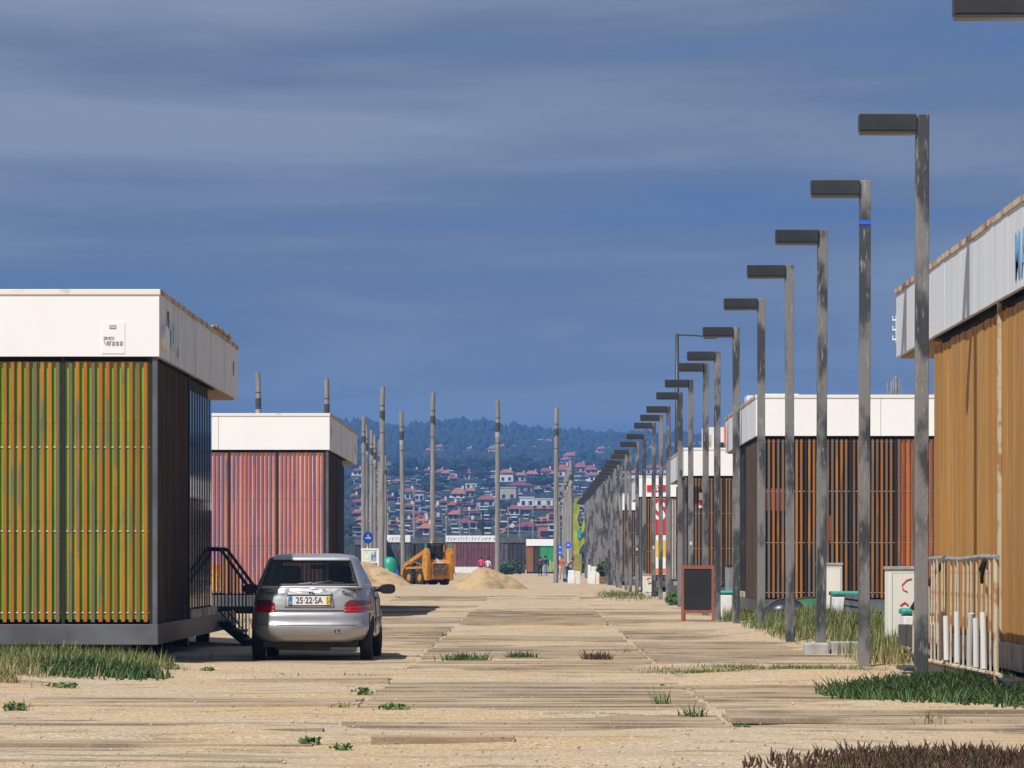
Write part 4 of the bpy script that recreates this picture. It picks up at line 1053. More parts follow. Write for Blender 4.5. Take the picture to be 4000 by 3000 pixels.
# antenna mast
x = PX(3500, 150); am = empty('antenna_mast', (x, 150, 0), 0, 'thin antenna mast with upright panels behind the kiosk roof', 'mast')
MB().tube([(0, 0, -0.2), (0, 0, 8.5)], [0.12, 0.06], 8).build('pole', M['grey_metal'], am)
for i, (dx, h0, h1) in enumerate(((-0.18, 7.4, 8.3), (-0.1, 7.6, 8.45), (0.12, 7.3, 8.4), (0.2, 7.5, 8.2), (-0.26, 7.4, 7.9))): box('antenna', (dx-0.03, -0.05, h0), (dx+0.03, 0.05, h1), M['grey_metal'], am)
m2 = empty('antenna_mast', (PX(3472, 150), 150.5, 0), 0, 'short antenna mast beside the taller one behind the kiosk roof', 'mast')
MB().tube([(0, 0, -0.2), (0, 0, 8.3)], [0.08, 0.03], 6).build('pole', M['grey_metal'], m2)
box('crossbar', (-0.12, -0.02, 7.6), (0.3, 0.02, 7.66), M['grey_metal'], m2)

# ---- porch railing of the boarded kiosk
rl = empty('porch_railing', (4.18, 34.4, 0.0), 0, 'rusty flaking railing on the porch of the boarded kiosk', 'railing')
MB().tube([(0, 6.75, 1.31), (0.0, 5.2, 1.325), (0, 3.2, 1.31), (0, 1.5, 1.335), (0, 0.2, 1.33)], 0.024, 8).build('top_rail', M['grey_metal'], rl)
MB().tube([(0, 6.75, 0.24), (0, 0.0, 0.27)], 0.022, 8).build('bottom_rail', M['rail'], rl)
bar_me = MB().tube([(0, 0, 0.24), (0, 0, 1.32)], 0.0115, 6).mesh('bar', M['rail'])
for i in range(17): link('bar', bar_me, rl, (0, 0.35+i*0.375, 0), (RNG.uniform(-0.012, 0.012), RNG.uniform(-0.012, 0.012), 0))
MB().tube([(0, 0.30, 0.02), (0, 0.30, 1.33)], 0.026, 8).build('post', M['rail'], rl)
MB().tube([(0, 6.72, 0.02), (0, 6.72, 1.33)], 0.026, 8).build('post', M['rail'], rl)
ba = MB().box((-0.01, 0.2, 0.10), (0.45, 6.6, 0.22)); ba.build('porch_floor', M['steel_dark'], rl)
for i, (yy, ln, lean) in enumerate(((1.0, 0.52, 0.06), (2.05, 0.50, -0.05), (3.2, 0.50, 0.04), (4.6, 0.48, -0.04), (1.6, 0.46, 0.03), (4.2, 0.44, 0.05))):
    p = MB().tube([(-0.035, 34.4+yy-lean, 0.30), (-0.032, 34.4+yy+lean, 0.30+ln)], 0.029, 10)
    p.v = [(a+4.18, b, c) for a, b, c in p.v]
    tag(p.build('plastic_pipe', M['pipe']), 'short white plastic pipe sleeve on the rusty porch railing', 'pipe', 'pipe sleeves on the porch railing')
lk_ = MB().tube([(4.15, 35.3, 1.30), (4.13, 35.4, 1.15), (4.15, 35.55, 1.10), (4.14, 35.6, 1.22), (4.16, 35.45, 1.31)], 0.018, 6).build('chain', M['blackish'])
tag(lk_, 'dark chain looped over the end of the rusty porch railing', 'chain')
# small stair rail at the far end
sr_ = empty('stair_railing', (4.36, 42.0, 0.05), 0, 'small stair railing with slanted dark handrail between lamp post and cabinet', 'railing')
MB().box((-0.03, 0, 0), (0.03, 0, 0)).v
MB().tube([(0.16, 0.1, 1.28), (-0.13, 0.9, 0.72)], 0.03, 6).build('handrail', M['blackish'], sr_)
for i in range(5):
    t = i/4; MB().tube([(0.15-0.27*t, 0.12+0.76*t, -0.1), (0.15-0.27*t, 0.12+0.76*t, 1.24-0.54*t)], 0.012, 6).build('bar', M['rail'], sr_)
for i in range(3): box('step', (0.0-0.15*i, 0.0, 0.30-0.13*i), (0.30-0.15*i, 1.0, 0.34-0.13*i), M['steel_dark'], sr_)

# ---- stairs with railings of kiosk 1
st = empty('porch_stairs', (-4.60, 56.15, 0.0), 0, 'dark steel stairs with barred railings at the lime green kiosk porch', 'stairs'); st.scale = (0.58, 1, 1)
for i in range(3): box('step', (0.03+0.26*i, 0.0, 0.37-0.13*i), (0.31+0.26*i, 1.2, 0.41-0.13*i), M['blackish'], st)
for yy in (0.0, 1.2):
    rl2 = MB().tube([(-0.35, yy, 1.47), (0.0, yy, 1.47), (0.06, yy, 1.45), (0.72, yy, 0.93)], 0.03, 8).build('handrail', M['blackish'], st)
    for i in range(12):
        xx = -0.30+i*0.09; zt = 1.46 if xx < 0.05 else 1.46-(xx-0.05)*0.78
        MB().tube([(xx, yy, max(0.06, 0.42-max(0, xx)*0.5)), (xx, yy, zt)], 0.011, 6).build('bar', M['blackish'], st)
    MB().tube([(-0.33, yy, 0.56), (0.02, yy, 0.56), (0.68, yy, 0.10)], 0.014, 6).build('lower_rail', M['blackish'], st)
for yy in (0.05, 1.15): MB().prism([(0.0, 0.41), (0.06, 0.41), (0.84, 0.05), (0.84, -0.02), (0.76, -0.02), (0.0, 0.34)], 'y', yy-0.015, yy+0.015).build('stringer', M['blackish'], st)
# debris under kiosk 1
deb = box('concrete_slab', (-5.0, 49.5, -0.05), (-4.2, 50.3, 0.10), M['concrete'], None, 0.03); tag(deb, 'flat concrete slab in the shade beside the lime green kiosk', 'slab')

# ---- info board, blue sign, teal container
Y = 205; ib = empty('info_board', (PX(1447, Y), Y, g1(PX(1447, Y), Y)), 0, 'white framed information board with two posters on two legs', 'info board')
for s in (-1, 1): box('leg', (s*0.42-0.05, -0.04, -0.1), (s*0.42+0.05, 0.04, 1.83), M['sign_white'], ib)
box('panel', (-0.37, -0.02, 1.12), (0.37, 0.02, 1.80), M['sign_white'], ib); box('top_rail', (-0.5, -0.045, 1.81), (0.5, 0.045, 1.90), M['sign_white'], ib)
M['poster_a'] = material('pale_green_poster', (0.55, 0.68, 0.35), (0.75, 0.80, 0.78), 5, rough=0.5); M['poster_b'] = material('dark_blue_poster', (0.12, 0.20, 0.34), (0.6, 0.68, 0.74), 5, rough=0.5)
box('poster', (-0.34, -0.03, 1.17), (-0.03, -0.021, 1.75), M['poster_a'], ib); box('poster', (0.03, -0.03, 1.21), (0.32, -0.021, 1.75), M['poster_b'], ib)
def round_sign(px, py, Y, r, label, tilt=0.0, half=False, n=1):
    x = PX(px, Y); z = PZ(py, Y); e_ = empty('round_sign', (x, Y, g1(x, Y)), tilt, label, 'road sign')
    MB().tube([(0, 0.04, -0.1), (0, 0.04, z+r*0.8)], 0.035, 8).build('post', M['sign_white'], e_)
    for i in range(n):
        zz = z-i*r*2.1
        MB().tube([(0, 0.0, zz), (0, -0.02, zz)], r, 24).build('disc', M['sign_blue'], e_)
        ar = MB().box((-r*0.5, -0.028, zz-r*0.16), (r*0.3, -0.021, zz+r*0.04)).prism([(r*0.2, zz-r*0.3), (r*0.65, zz-r*0.06), (r*0.2, zz+r*0.2)], 'y', -0.028, -0.021)
        ar.box((-r*0.08, -0.028, zz+r*0.1), (r*0.08, -0.021, zz+r*0.55)); ar.build('white_arrow', M['sign_white'], e_)
round_sign(1437, 2105, 212, 0.33, 'blue round sign above the white information board', R(35))
round_sign(2219, 2130, 255, 0.21, 'single blue round sign with white arrow on a post by the walkers')
round_sign(2187, 2138, 290, 0.19, 'two small blue round signs stacked on one post', n=2)
Y = 200; tc_ = empty('recycling_bin', (PX(1522, Y), Y, g1(PX(1522, Y), Y)), 0, 'teal green plastic bin standing at a thick timber pole', 'bin'); tc_.scale = (1.25, 1.25, 2.15)
MB().loft([[(r*math.cos(2*math.pi*k/20), r*math.sin(2*math.pi*k/20), z) for k in range(20)] for r, z in ((0.26, 0.0), (0.32, 0.05), (0.34, 0.3), (0.33, 0.5), (0.24, 0.62), (0.10, 0.67))]).build('shell', material('bin_green', (0.02, 0.30, 0.19), (0.015, 0.24, 0.16), 2, rough=0.45), tc_, smooth=True)
box('label_plate', (-0.18, -0.345, 0.30), (-0.06, -0.325, 0.38), M['sign_white'], tc_); box('side_flap', (0.24, -0.22, 0.08), (0.37, 0.2, 0.36), M['sign_blue'], tc_, 0.02)

# ---- white blocks, planter
def block(px, pyb, pyt, wpx, Y, label, lean=0):
    x = PX(px, Y); e_ = empty('concrete_bollard', (x, Y, g1(x, Y)-0.02), R(lean), label, 'bollard', 'white painted concrete blocks by the walkers')
    w_ = wpx*Y/F; h_ = (pyb-pyt)*Y/F
    MB().loft([[(-w_/2*k, -0.2*k, z), (w_/2*k, -0.2*k, z), (w_/2*k, 0.2*k, z), (-w_/2*k, 0.2*k, z)] for k, z in ((1, 0), (0.96, h_*0.5), (0.85, h_))]).build('block', M['white_plastic'], e_, bevel=0.02)
    box('foot', (w_/2, -0.15, 0), (w_/2+0.3, 0.2, h_*0.92), M['cabinet'], e_, 0.02)
block(2232, 2290, 2236, 28, 212, 'white painted concrete block in front of the crouching person')
block(2302, 2288, 2214, 14, 215, 'narrow white concrete block, tallest of the blocks')
block(2316, 2290, 2240, 20, 211, 'white painted concrete block beside the planter')
def leaf_cloud(name, n, rx, ry, rz, size, mat, zc, seed, shell=0.55, lumps=0):
    r = np.random.default_rng(seed); d = r.normal(size=(n, 3)); d /= np.linalg.norm(d, axis=1)[:, None]
    rad = shell+(1-shell)*r.random(n)**0.6
    lump = 1+0.22*np.sin(d[:, 0]*5+seed)*np.cos(d[:, 1]*4+seed*2)+0.12*np.sin(d[:, 2]*9+seed*3)
    c = d*rad[:, None]*lump[:, None]*np.array([rx, ry, rz])
    a = r.normal(size=(n, 3)); a /= np.linalg.norm(a, axis=1)[:, None]; b = np.cross(a, r.normal(size=(n, 3))); b /= np.linalg.norm(b, axis=1)[:, None]
    s = size*(0.6+0.8*r.random(n))[:, None]
    V = np.stack([c-a*s, c+b*s*0.6, c+a*s, c-b*s*0.6], 1).reshape(-1, 3); V[:, 2] += zc
    return np_mesh(name, V, np.arange(4*n).reshape(n, 4), mat)
M['leaf_dark'] = material('dark_shrub_leaf', (0.035, 0.075, 0.02), (0.06, 0.11, 0.03), 3, rough=0.6)
Y = 208; pt = empty('planter', (PX(2372, Y), Y, g1(PX(2372, Y), Y)), R(3), 'dark round shrub in a brown timber crate planter', 'planter')
for i in range(4):
    box('board', (-0.42, -0.36, 0.02+i*0.10), (0.42, -0.32, 0.11+i*0.10), M['pot_wood'], pt); box('board', (-0.42, 0.32, 0.02+i*0.10), (0.42, 0.36, 0.11+i*0.10), M['pot_wood'], pt)
    for s in (-1, 1): box('board', (s*0.42, -0.32, 0.02+i*0.10), (s*0.38, 0.32, 0.11+i*0.10), M['pot_wood'], pt)
box('soil', (-0.379, -0.319, 0.02), (0.379, 0.319, 0.38), M['under'], pt)
link('foliage', leaf_cloud('foliage', 1500, 0.60, 0.5, 0.40, 0.07, M['leaf_dark'], 0.80, 3), pt)
MB().tube([(0, 0, 0.3), (0, 0, 0.9)], 0.05, 6).build('stem', M['pot_wood'], pt)
dbs = MB()
for i in range(7): dbs.tube([(RNG.uniform(-0.5, 0.5), RNG.uniform(-0.2, 0.2), 0.05+RNG.uniform(0, 0.15)), (RNG.uniform(-0.5, 0.5), RNG.uniform(-0.2, 0.2), 0.05+RNG.uniform(0, 0.2))], 0.03, 5)
tag(dbs.build('scrap_pile', M['blackish'], None, (PX(2432, 206), 206, g1(PX(2432, 206), 206))), 'small pile of dark scrap beside the crate planter', 'scrap')

# ---- yellow green sculpture
Y = 345; x = PX(2250, Y); ys = empty('sculpture', (x, Y, 0), 0, 'tall yellow green jagged sculpture with teal squares behind the pole row', 'sculpture'); ys.scale = (0.8, 1, 1)
M['lime_y'] = material('lime_yellow_paint', (0.44, 0.46, 0.02), (0.22, 0.28, 0.02), 2.0, (1, 1, 0.4), 0.5)
M['ochre_p'] = material('ochre_trunk_paint', (0.34, 0.28, 0.05), (0.25, 0.2, 0.06), 2, rough=0.6)
MB().loft([[(x0-w_, -0.25, z), (x0+w_, -0.25, z), (x0+w_, 0.25, z), (x0-w_, 0.25, z)] for x0, w_, z in ((0.0, 0.40, -0.1), (0.0, 0.34, 1.4), (0.0, 0.36, 2.0), (0.0, 0.45, 2.6), (-0.05, 0.34, 3.4), (0.05, 0.38, 4.2), (-0.1, 0.22, 5.0), (0.08, 0.34, 6.0), (0.0, 0.2, 6.9))]).build('trunk', M['lime_y'], ys)
MB().loft([[(x0-w_, -0.27, z), (x0+w_, -0.27, z), (x0+w_, 0.27, z), (x0-w_, 0.27, z)] for x0, w_, z in ((0.1, 0.52, -0.1), (0.12, 0.50, 1.9))]).build('trunk_base', M['ochre_p'], ys)
for pts in ([(0.3, 3.0), (0.95, 4.2), (1.05, 5.6), (0.85, 5.0), (0.55, 4.0), (0.2, 3.6)], [(-1.3, 4.4), (-1.05, 5.1), (-0.95, 4.0), (-1.1, 3.6)], [(0.5, 2.4), (1.1, 3.1), (0.9, 3.4), (0.4, 3.0)]):
    MB().prism(pts, 'y', -0.22, 0.18).build('jagged_arm', M['lime_y'], ys)
for px in (2202, 2265):
    xx = PX(px, Y)-x; box('teal_square', (xx-0.22, -0.3, PZ(2102, Y)), (xx+0.22, -0.2, PZ(2070, Y)), M['teal'], ys)
    box('square_mast', (xx-0.04, -0.19, 0.0), (xx+0.04, -0.1, PZ(2085, Y)), M['grey_metal'], ys)
MB().box((-1.0, -0.05, 3.5), (0, 0.05, 3.6)).build('spar', M['lime_y'], ys)

# ================================================================== PEOPLE
SK = material('skin', (0.42, 0.24, 0.16), rough=0.6)
HAIRM = material('dark_hair', (0.025, 0.016, 0.012), rough=0.7)
def cloth(name, c): return material(name, c, tuple(v*0.75 for v in c), 6, rough=0.85)
def person(px, pyf, Y, rz, label, shirt, pants, pose='walk', h=1.70, hair=HAIRM):
    x = PX(px, Y); root_z = g1(x, Y)
    J = {'pelvis': (0, 0, 0.93), 'waist': (0, 0, 1.08), 'chest': (0, 0.01, 1.28), 'neck': (0, 0.01, 1.44), 'chin': (0, 0.03, 1.52), 'head': (0, 0.025, 1.60), 'crown': (0, 0.01, 1.67)}
    if pose == 'walk': lf, rf = (0.11, 0.22, 0.06), (-0.11, -0.20, 0.08)
    else: lf, rf = (0.12, 0.05, 0.05), (-0.12, -0.03, 0.05)
    kn = lambda f, s: (s*0.105, f[1]*0.5+0.05, 0.49)
    J.update({'lh': (0.095, 0, 0.90), 'rh': (-0.095, 0, 0.90), 'lk': kn(lf, 1), 'rk': kn(rf, -1), 'la': lf, 'ra': rf, 'lt': (lf[0]+0.02, lf[1]+0.16, 0.035), 'rt': (rf[0]-0.02, rf[1]+0.16, 0.035),
              'ls': (0.185, 0.0, 1.39), 'rs': (-0.185, 0.0, 1.39), 'le': (0.25, -0.05, 1.13), 're': (-0.25, 0.03, 1.13), 'lw': (0.26, 0.08, 0.90), 'rw': (-0.26, 0.14, 0.90), 'lf': (0.25, 0.12, 0.80), 'rf': (-0.25, 0.18, 0.80)})
    if pose == 'bend':
        c = R(42)
        for k in ('waist', 'chest', 'neck', 'chin', 'head', 'crown', 'ls', 'rs', 'le', 're', 'lw', 'rw', 'lf', 'rf'):
            a = J[k]; dz = a[2]-0.93; J[k] = (a[0], a[1]*math.cos(c)+dz*math.sin(c), 0.93+dz*math.cos(c)-a[1]*math.sin(c))
    rad = {'pelvis': 0.135, 'waist': 0.12, 'chest': 0.145, 'neck': 0.055, 'chin': 0.075, 'head': 0.095, 'crown': 0.06, 'lh': 0.095, 'rh': 0.095, 'lk': 0.062, 'rk': 0.062, 'la': 0.042, 'ra': 0.042, 'lt': 0.035, 'rt': 0.035,
           'ls': 0.06, 'rs': 0.06, 'le': 0.045, 're': 0.045, 'lw': 0.032, 'rw': 0.032, 'lf': 0.024, 'rf': 0.024}
    E = [('pelvis', 'waist'), ('waist', 'chest'), ('chest', 'neck'), ('neck', 'chin'), ('chin', 'head'), ('head', 'crown'), ('pelvis', 'lh'), ('pelvis', 'rh'), ('lh', 'lk'), ('rh', 'rk'), ('lk', 'la'), ('rk', 'ra'), ('la', 'lt'), ('ra', 'rt'),
         ('chest', 'ls'), ('chest', 'rs'), ('ls', 'le'), ('rs', 're'), ('le', 'lw'), ('re', 'rw'), ('lw', 'lf'), ('rw', 'rf')]
    names = list(J); me = bpy.data.meshes.new('person'); me.from_pydata([J[k] for k in names], [(names.index(a), names.index(b)) for a, b in E], [])
    o = link('person', me)
    o.modifiers.new('skin', 'SKIN'); o.modifiers.new('sub', 'SUBSURF').levels = 1
    o.modifiers['sub'].render_levels = 1
    for i, k in enumerate(names):
        sv = me.skin_vertices[0].data[i]; r = rad[k]; sv.radius = (r, r*0.8) if k in ('chest', 'waist', 'pelvis') else (r, r); sv.use_root = (k == 'pelvis')
    apply_mods(o)
    me = o.data; me.materials.clear()
    for m in (SK, shirt, pants, M['trim']): me.materials.append(m)
    segs = [(Vector(J[a]), Vector(J[b]), a, b) for a, b in E]
    for p in me.polygons:
        p.use_smooth = True; best = None
        for a, b, na, nb in segs:
            t = max(0, min(1, (p.center-a).dot(b-a)/(b-a).length_squared)); d = (p.center-(a+(b-a)*t)).length
            if best is None or d < best[0]: best = (d, na, nb, t)
        _, na, nb, t = best
        if nb in ('chin', 'head', 'crown', 'lf', 'rf') or (na == 'chest' and nb == 'neck' and t > 0.8): mi = 0
        elif nb in ('lt', 'rt'): mi = 3
        elif nb in ('lh', 'rh', 'lk', 'rk', 'la', 'ra'): mi = 2
        else: mi = 1
        p.material_index = mi
    s = h/1.72; o.scale = (s, s, s); o.location = (x, Y, root_z); o.rotation_euler = (0, 0, rz)
    hp = Vector(J['head'])
    hm = bpy.data.meshes.new('hair'); bm = bmesh.new(); bmesh.ops.create_icosphere(bm, subdivisions=2, radius=0.118)
    for v in bm.verts: v.co = Vector((v.co.x, v.co.y*1.08, v.co.z*1.12))
    bmesh.ops.delete(bm, geom=[v for v in bm.verts if v.co.y > 0.03 and v.co.z < 0.05], context='VERTS'); bm.to_mesh(hm); bm.free(); hm.materials.append(hair)
    link('hair', hm, o, hp+Vector((0, -0.015, 0.03)))
    nm = MB().tube([hp+Vector((0, 0.09, 0.01)), hp+Vector((0, 0.115, -0.02))], [0.01, 0.016], 6).build('nose', SK, o)
    return tag(o, label, 'person')
NAVY = cloth('navy_jacket', (0.015, 0.025, 0.075)); JEAN = cloth('light_jeans', (0.28, 0.40, 0.62)); BLK = cloth('black_cloth', (0.015, 0.015, 0.018)); PINK = cloth('bright_pink_top', (0.85, 0.06, 0.22))
GREYC = cloth('grey_jumper', (0.32, 0.30, 0.28)); BLUE = cloth('blue_trousers', (0.05, 0.16, 0.45)); ORNG = cloth('orange_red_top', (0.55, 0.14, 0.06)); WHT = cloth('white_shirt', (0.7, 0.7, 0.68))
person(2130, 2251, 312, R(0), 'person in navy jacket and light blue jeans walking away', NAVY, JEAN)
person(2110, 2251, 316, R(0), 'person in dark clothes walking next to the navy jacket', cloth('brown_coat', (0.10, 0.04, 0.025)), BLK, h=1.62)
person(2180, 2250, 300, R(180), 'person in black standing behind the lone timber pole', BLK, BLK, 'stand')
person(2196, 2270, 262, R(150), 'person in orange red top standing behind the grey jumper', ORNG, cloth('beige_trousers', (0.4, 0.3, 0.2)), 'stand', 1.6, material('auburn_hair', (0.10, 0.03, 0.015), rough=0.7))
person(2211, 2281, 228, R(-90), 'person in grey jumper and blue trousers bending to the right', GREYC, BLUE, 'bend', 1.66)
person(1880, 2240, 300, R(10), 'person in a bright pink top behind the sand heap', PINK, BLK, 'stand', 1.62)
person(1906, 2240, 300, R(-20), 'person in white beside the bright pink top', WHT, cloth('grey_trousers', (0.2, 0.2, 0.2)), 'stand', 1.55)
# stroller by the bending person
Y = 227; sx_ = PX(2226, Y); stv = empty('push_chair', (sx_, Y, g1(sx_, Y)), R(-90), 'dark push chair in front of the bending person', 'push chair')
MB().prism([(-0.2, 0.45), (0.3, 0.40), (0.35, 0.55), (-0.1, 0.95), (-0.25, 0.9)], 'x', -0.2, 0.2).build('seat', BLK, stv, bevel=0.03)
for s in (-1, 1):
    MB().tube([(s*0.22, -0.45, 1.0), (s*0.22, 0.35, 0.12)], 0.015, 6).tube([(s*0.22, 0.2, 0.55), (s*0.22, -0.3, 0.12)], 0.015, 6).build('frame', M['grey_metal'], stv)
    for yy in (-0.3, 0.35): MB().tube([(s*0.20, yy, 0.11), (s*0.25, yy, 0.11)], 0.11, 14).build('wheel', M['tyre'], stv)
# ================================================================== PLANTS
def blades(name, pts, h, wd, lean, mat, seed, curl=0.4):
    """pts (n,2) ground positions -> tapered bent blades (two faces each)"""
    r = np.random.default_rng(seed); n = len(pts); z = gz(pts[:, 0], pts[:, 1])-0.02
    hh = h*(0.25+0.55*r.random(n)+0.55*r.random(n)**4); a = r.random(n)*2*np.pi; d = np.stack([np.cos(a), np.sin(a)], 1); s = np.stack([-d[:, 1], d[:, 0]], 1)
    ln = lean*(0.2+r.random(n))*hh; w2 = (wd*(0.6+0.8*r.random(n)))[:, None]/2
    base = pts; mid = pts+d*(ln*curl)[:, None]; tip = pts+d*ln[:, None]
    def v3(p, zz): return np.concatenate([p, zz[:, None]], 1)
    A = v3(base-s*w2, z); B = v3(base+s*w2, z); C = v3(mid+s*w2*0.8, z+hh*0.6); D = v3(mid-s*w2*0.8, z+hh*0.6); E_ = v3(tip+s*0.0006, z+hh); G = v3(tip-s*0.0006, z+hh)
    V = np.stack([A, B, C, D, E_, G], 1).reshape(-1, 3); i = np.arange(n)*6
    Fq = np.concatenate([np.stack([i, i+1, i+2, i+3], 1), np.stack([i+3, i+2, i+4, i+5], 1)], 0)
    return np_mesh(name, V, Fq, mat)
def fingers(name, pts, h, rad, lean, mat, seed):
    r = np.random.default_rng(seed); n = len(pts); z = gz(pts[:, 0], pts[:, 1])-0.02+r.random(n)*h*0.5*0
    hh = h*(0.2+0.6*r.random(n)+0.5*r.random(n)**3); a = r.random(n)*2*np.pi; d = np.stack([np.cos(a), np.sin(a)], 1); ln = lean*(0.2+0.9*r.random(n))*hh
    Vs = []
    for lvl, (fz, fr, fl) in enumerate(((0, 1.0, 0), (0.55, 1.0, 0.35), (1.0, 0.08, 1.0))):
        for k in range(3):
            an = a+k*2.094
            Vs.append(np.stack([pts[:, 0]+d[:, 0]*ln*fl+np.cos(an)*rad*fr, pts[:, 1]+d[:, 1]*ln*fl+np.sin(an)*rad*fr, z+hh*fz], 1))
    V = np.stack(Vs, 1).reshape(-1, 3); i = np.arange(n)*9; fs = []
    for l in range(2):
        for k in range(3): fs.append(np.stack([i+l*3+k, i+l*3+(k+1) % 3, i+l*3+3+(k+1) % 3, i+l*3+3+k], 1))
    return np_mesh(name, V, np.concatenate(fs, 0), mat)
def scatter(n, cx, cy, rx, ry, seed, clump=0.0):
    r = np.random.default_rng(seed); out = []
    while len(out) < n:
        p = r.normal(size=(n, 2))*0.5; p = p[(p**2).sum(1) < 1.6]; q = np.stack([cx+p[:, 0]*rx, cy+p[:, 1]*ry], 1)
        if clump: k = fbm(q[:, 0]*2.2+seed, q[:, 1]*1.1, 2); q = q[k > clump*(r.random(len(q))-0.5)]
        out += list(q)
    return np.array(out[:n])
def leafmat(name, c1, c2, c3=None):
    m = material(name, c1, c2, 14.0, rough=0.6, lo=0.4, hi=0.6, c3=c3, s3=9.0, t3=(0.5, 0.62))
    return m
M['grass'] = leafmat('green_dune_grass', (0.075, 0.125, 0.025), (0.13, 0.16, 0.04), (0.20, 0.185, 0.06))
M['grass_dry'] = leafmat('dry_dune_grass', (0.27, 0.23, 0.09), (0.17, 0.16, 0.05), (0.36, 0.28, 0.13))
M['ice'] = leafmat('ice_plant_leaf', (0.028, 0.075, 0.016), (0.05, 0.11, 0.022), (0.09, 0.13, 0.03))
M['ice_red'] = leafmat('reddish_ice_plant', (0.115, 0.048, 0.024), (0.06, 0.034, 0.018), (0.10, 0.085, 0.028))
M['leafy'] = leafmat('weed_leaf', (0.06, 0.13, 0.03), (0.10, 0.17, 0.04))
def stuff(name, me, label): return tag(link(name, me), label, kind='stuff')
stuff('grass', blades('grass', np.concatenate([scatter(5200, -5.9, 44.2, 1.75, 2.7, 1, 0.3), scatter(900, -4.55, 43.6, 0.35, 1.6, 2), scatter(2600, -5.6, 41.5, 1.3, 2.2, 41, 0.3)]), 0.21, 0.010, 0.5, M['grass'], 3), 'tall green grass in front of the lime green kiosk')
stuff('dry_grass', blades('dry_grass', np.concatenate([scatter(1700, -5.7, 42.0, 1.6, 2.4, 4, 0.4), scatter(1200, -5.5, 38.6, 0.7, 1.0, 5, 0.3)]), 0.15, 0.010, 0.9, M['grass_dry'], 6), 'dry straw coloured grass in front of the lime green kiosk')
stuff('ice_plant', fingers('ice_plant', np.concatenate([scatter(1300, -4.75, 40.6, 0.62, 1.1, 7), scatter(240, -4.15, 40.2, 0.3, 0.5, 8)]), 0.17, 0.011, 0.7, M['ice'], 9), 'dark green ice plant mat at the edge of the grass by the lime green kiosk')
stuff('ice_plant', fingers('ice_plant', np.concatenate([scatter(8200, 3.95, 35.6, 1.05, 2.0, 10), scatter(2600, 4.6, 33.8, 0.9, 1.5, 11), scatter(900, 3.2, 35.0, 0.45, 1.0, 12)]), 0.165, 0.012, 0.95, M['ice'], 13), 'thick dark green ice plant mat in front of the boarded kiosk')
stuff('dry_ice_plant', fingers('dry_ice_plant', np.concatenate([scatter(6800, 3.1, 23.2, 1.5, 0.9, 14), scatter(700, 2.2, 23.3, 0.4, 0.5, 15)]), 0.105, 0.009, 0.6, M['ice_red'], 16), 'reddish brown dried ice plant mat at the lower edge of the view')
rg = np.concatenate([scatter(9500, 5.0, 62, 0.95, 10, 17, 0.3), scatter(3500, 5.1, 52, 0.9, 5, 18, 0.3), scatter(2200, 4.35, 66, 0.5, 8, 19, 0.3), scatter(1800, 4.4, 82, 0.5, 6, 20, 0.2)])
stuff('grass', blades('grass', rg, 0.30, 0.013, 0.5, M['grass'], 21), 'tall grass growing around the lamp posts and cabinets')
stuff('dry_grass', blades('dry_grass', np.concatenate([scatter(2000, 4.9, 60, 1.0, 12, 22, 0.3), scatter(900, 4.6, 47, 0.6, 3, 23)]), 0.26, 0.012, 0.7, M['grass_dry'], 24), 'dry grass growing around the lamp posts and cabinets')
stuff('grass', blades('grass', np.concatenate([scatter(2600, 3.0, 44.6, 1.7, 0.9, 25, 0.4), scatter(700, 1.9, 43.2, 0.6, 0.5, 26, 0.4)]), 0.075, 0.010, 0.9, M['grass'], 27), 'low strip of short grass across the sand before the lamp posts')
stuff('grass', blades('grass', np.concatenate([scatter(1400, 3.0, 128, 0.8, 14, 28, 0.3), scatter(900, -7, 70, 1.6, 8, 29)]), 0.20, 0.02, 0.8, M['grass'], 30), 'thin dune grass by the far lamp posts and the pink kiosk')
stuff('dry_grass', blades('dry_grass', np.concatenate([scatter(900, -1.9, 26.7, 2.2, 0.35, 31, 0.2), scatter(300, -0.6, 27.3, 0.5, 0.3, 32)]), 0.03, 0.008, 1.0, M['grass_dry'], 33), 'thin dead grass along a boardwalk joint')
# scattered pebbles
r = np.random.default_rng(5); n = 3600; ppos = np.stack([r.uniform(-5, 5, n), 23+30*r.random(n)**1.7], 1); pz = gz(ppos[:, 0], ppos[:, 1]); s = 0.003+0.010*r.random(n)**4
oct_ = np.array([[1, 0, 0], [0, 1, 0], [-1, 0, 0], [0, -1, 0], [0, 0, 0.8], [0, 0, -0.8]])
V = (oct_[None]*s[:, None, None]*(0.7+0.6*r.random((n, 6, 1)))+np.concatenate([ppos, pz[:, None]+0.012], 1)[:, None]).reshape(-1, 3)
tri = np.array([[0, 1, 4], [1, 2, 4], [2, 3, 4], [3, 0, 4], [1, 0, 5], [2, 1, 5], [3, 2, 5], [0, 3, 5]]); Fq = (tri[None]+np.arange(n)[:, None, None]*6).reshape(-1, 3)
M['pebble'] = material('mixed_pebbles', (0.62, 0.57, 0.48), (0.34, 0.25, 0.17), 3.0, rough=0.8, c3=(0.5, 0.17, 0.08), s3=2, t3=(0.68, 0.7))
stuff('gravel', np_mesh('gravel', V, Fq, M['pebble']), 'small pebbles and shell bits scattered on the sand')
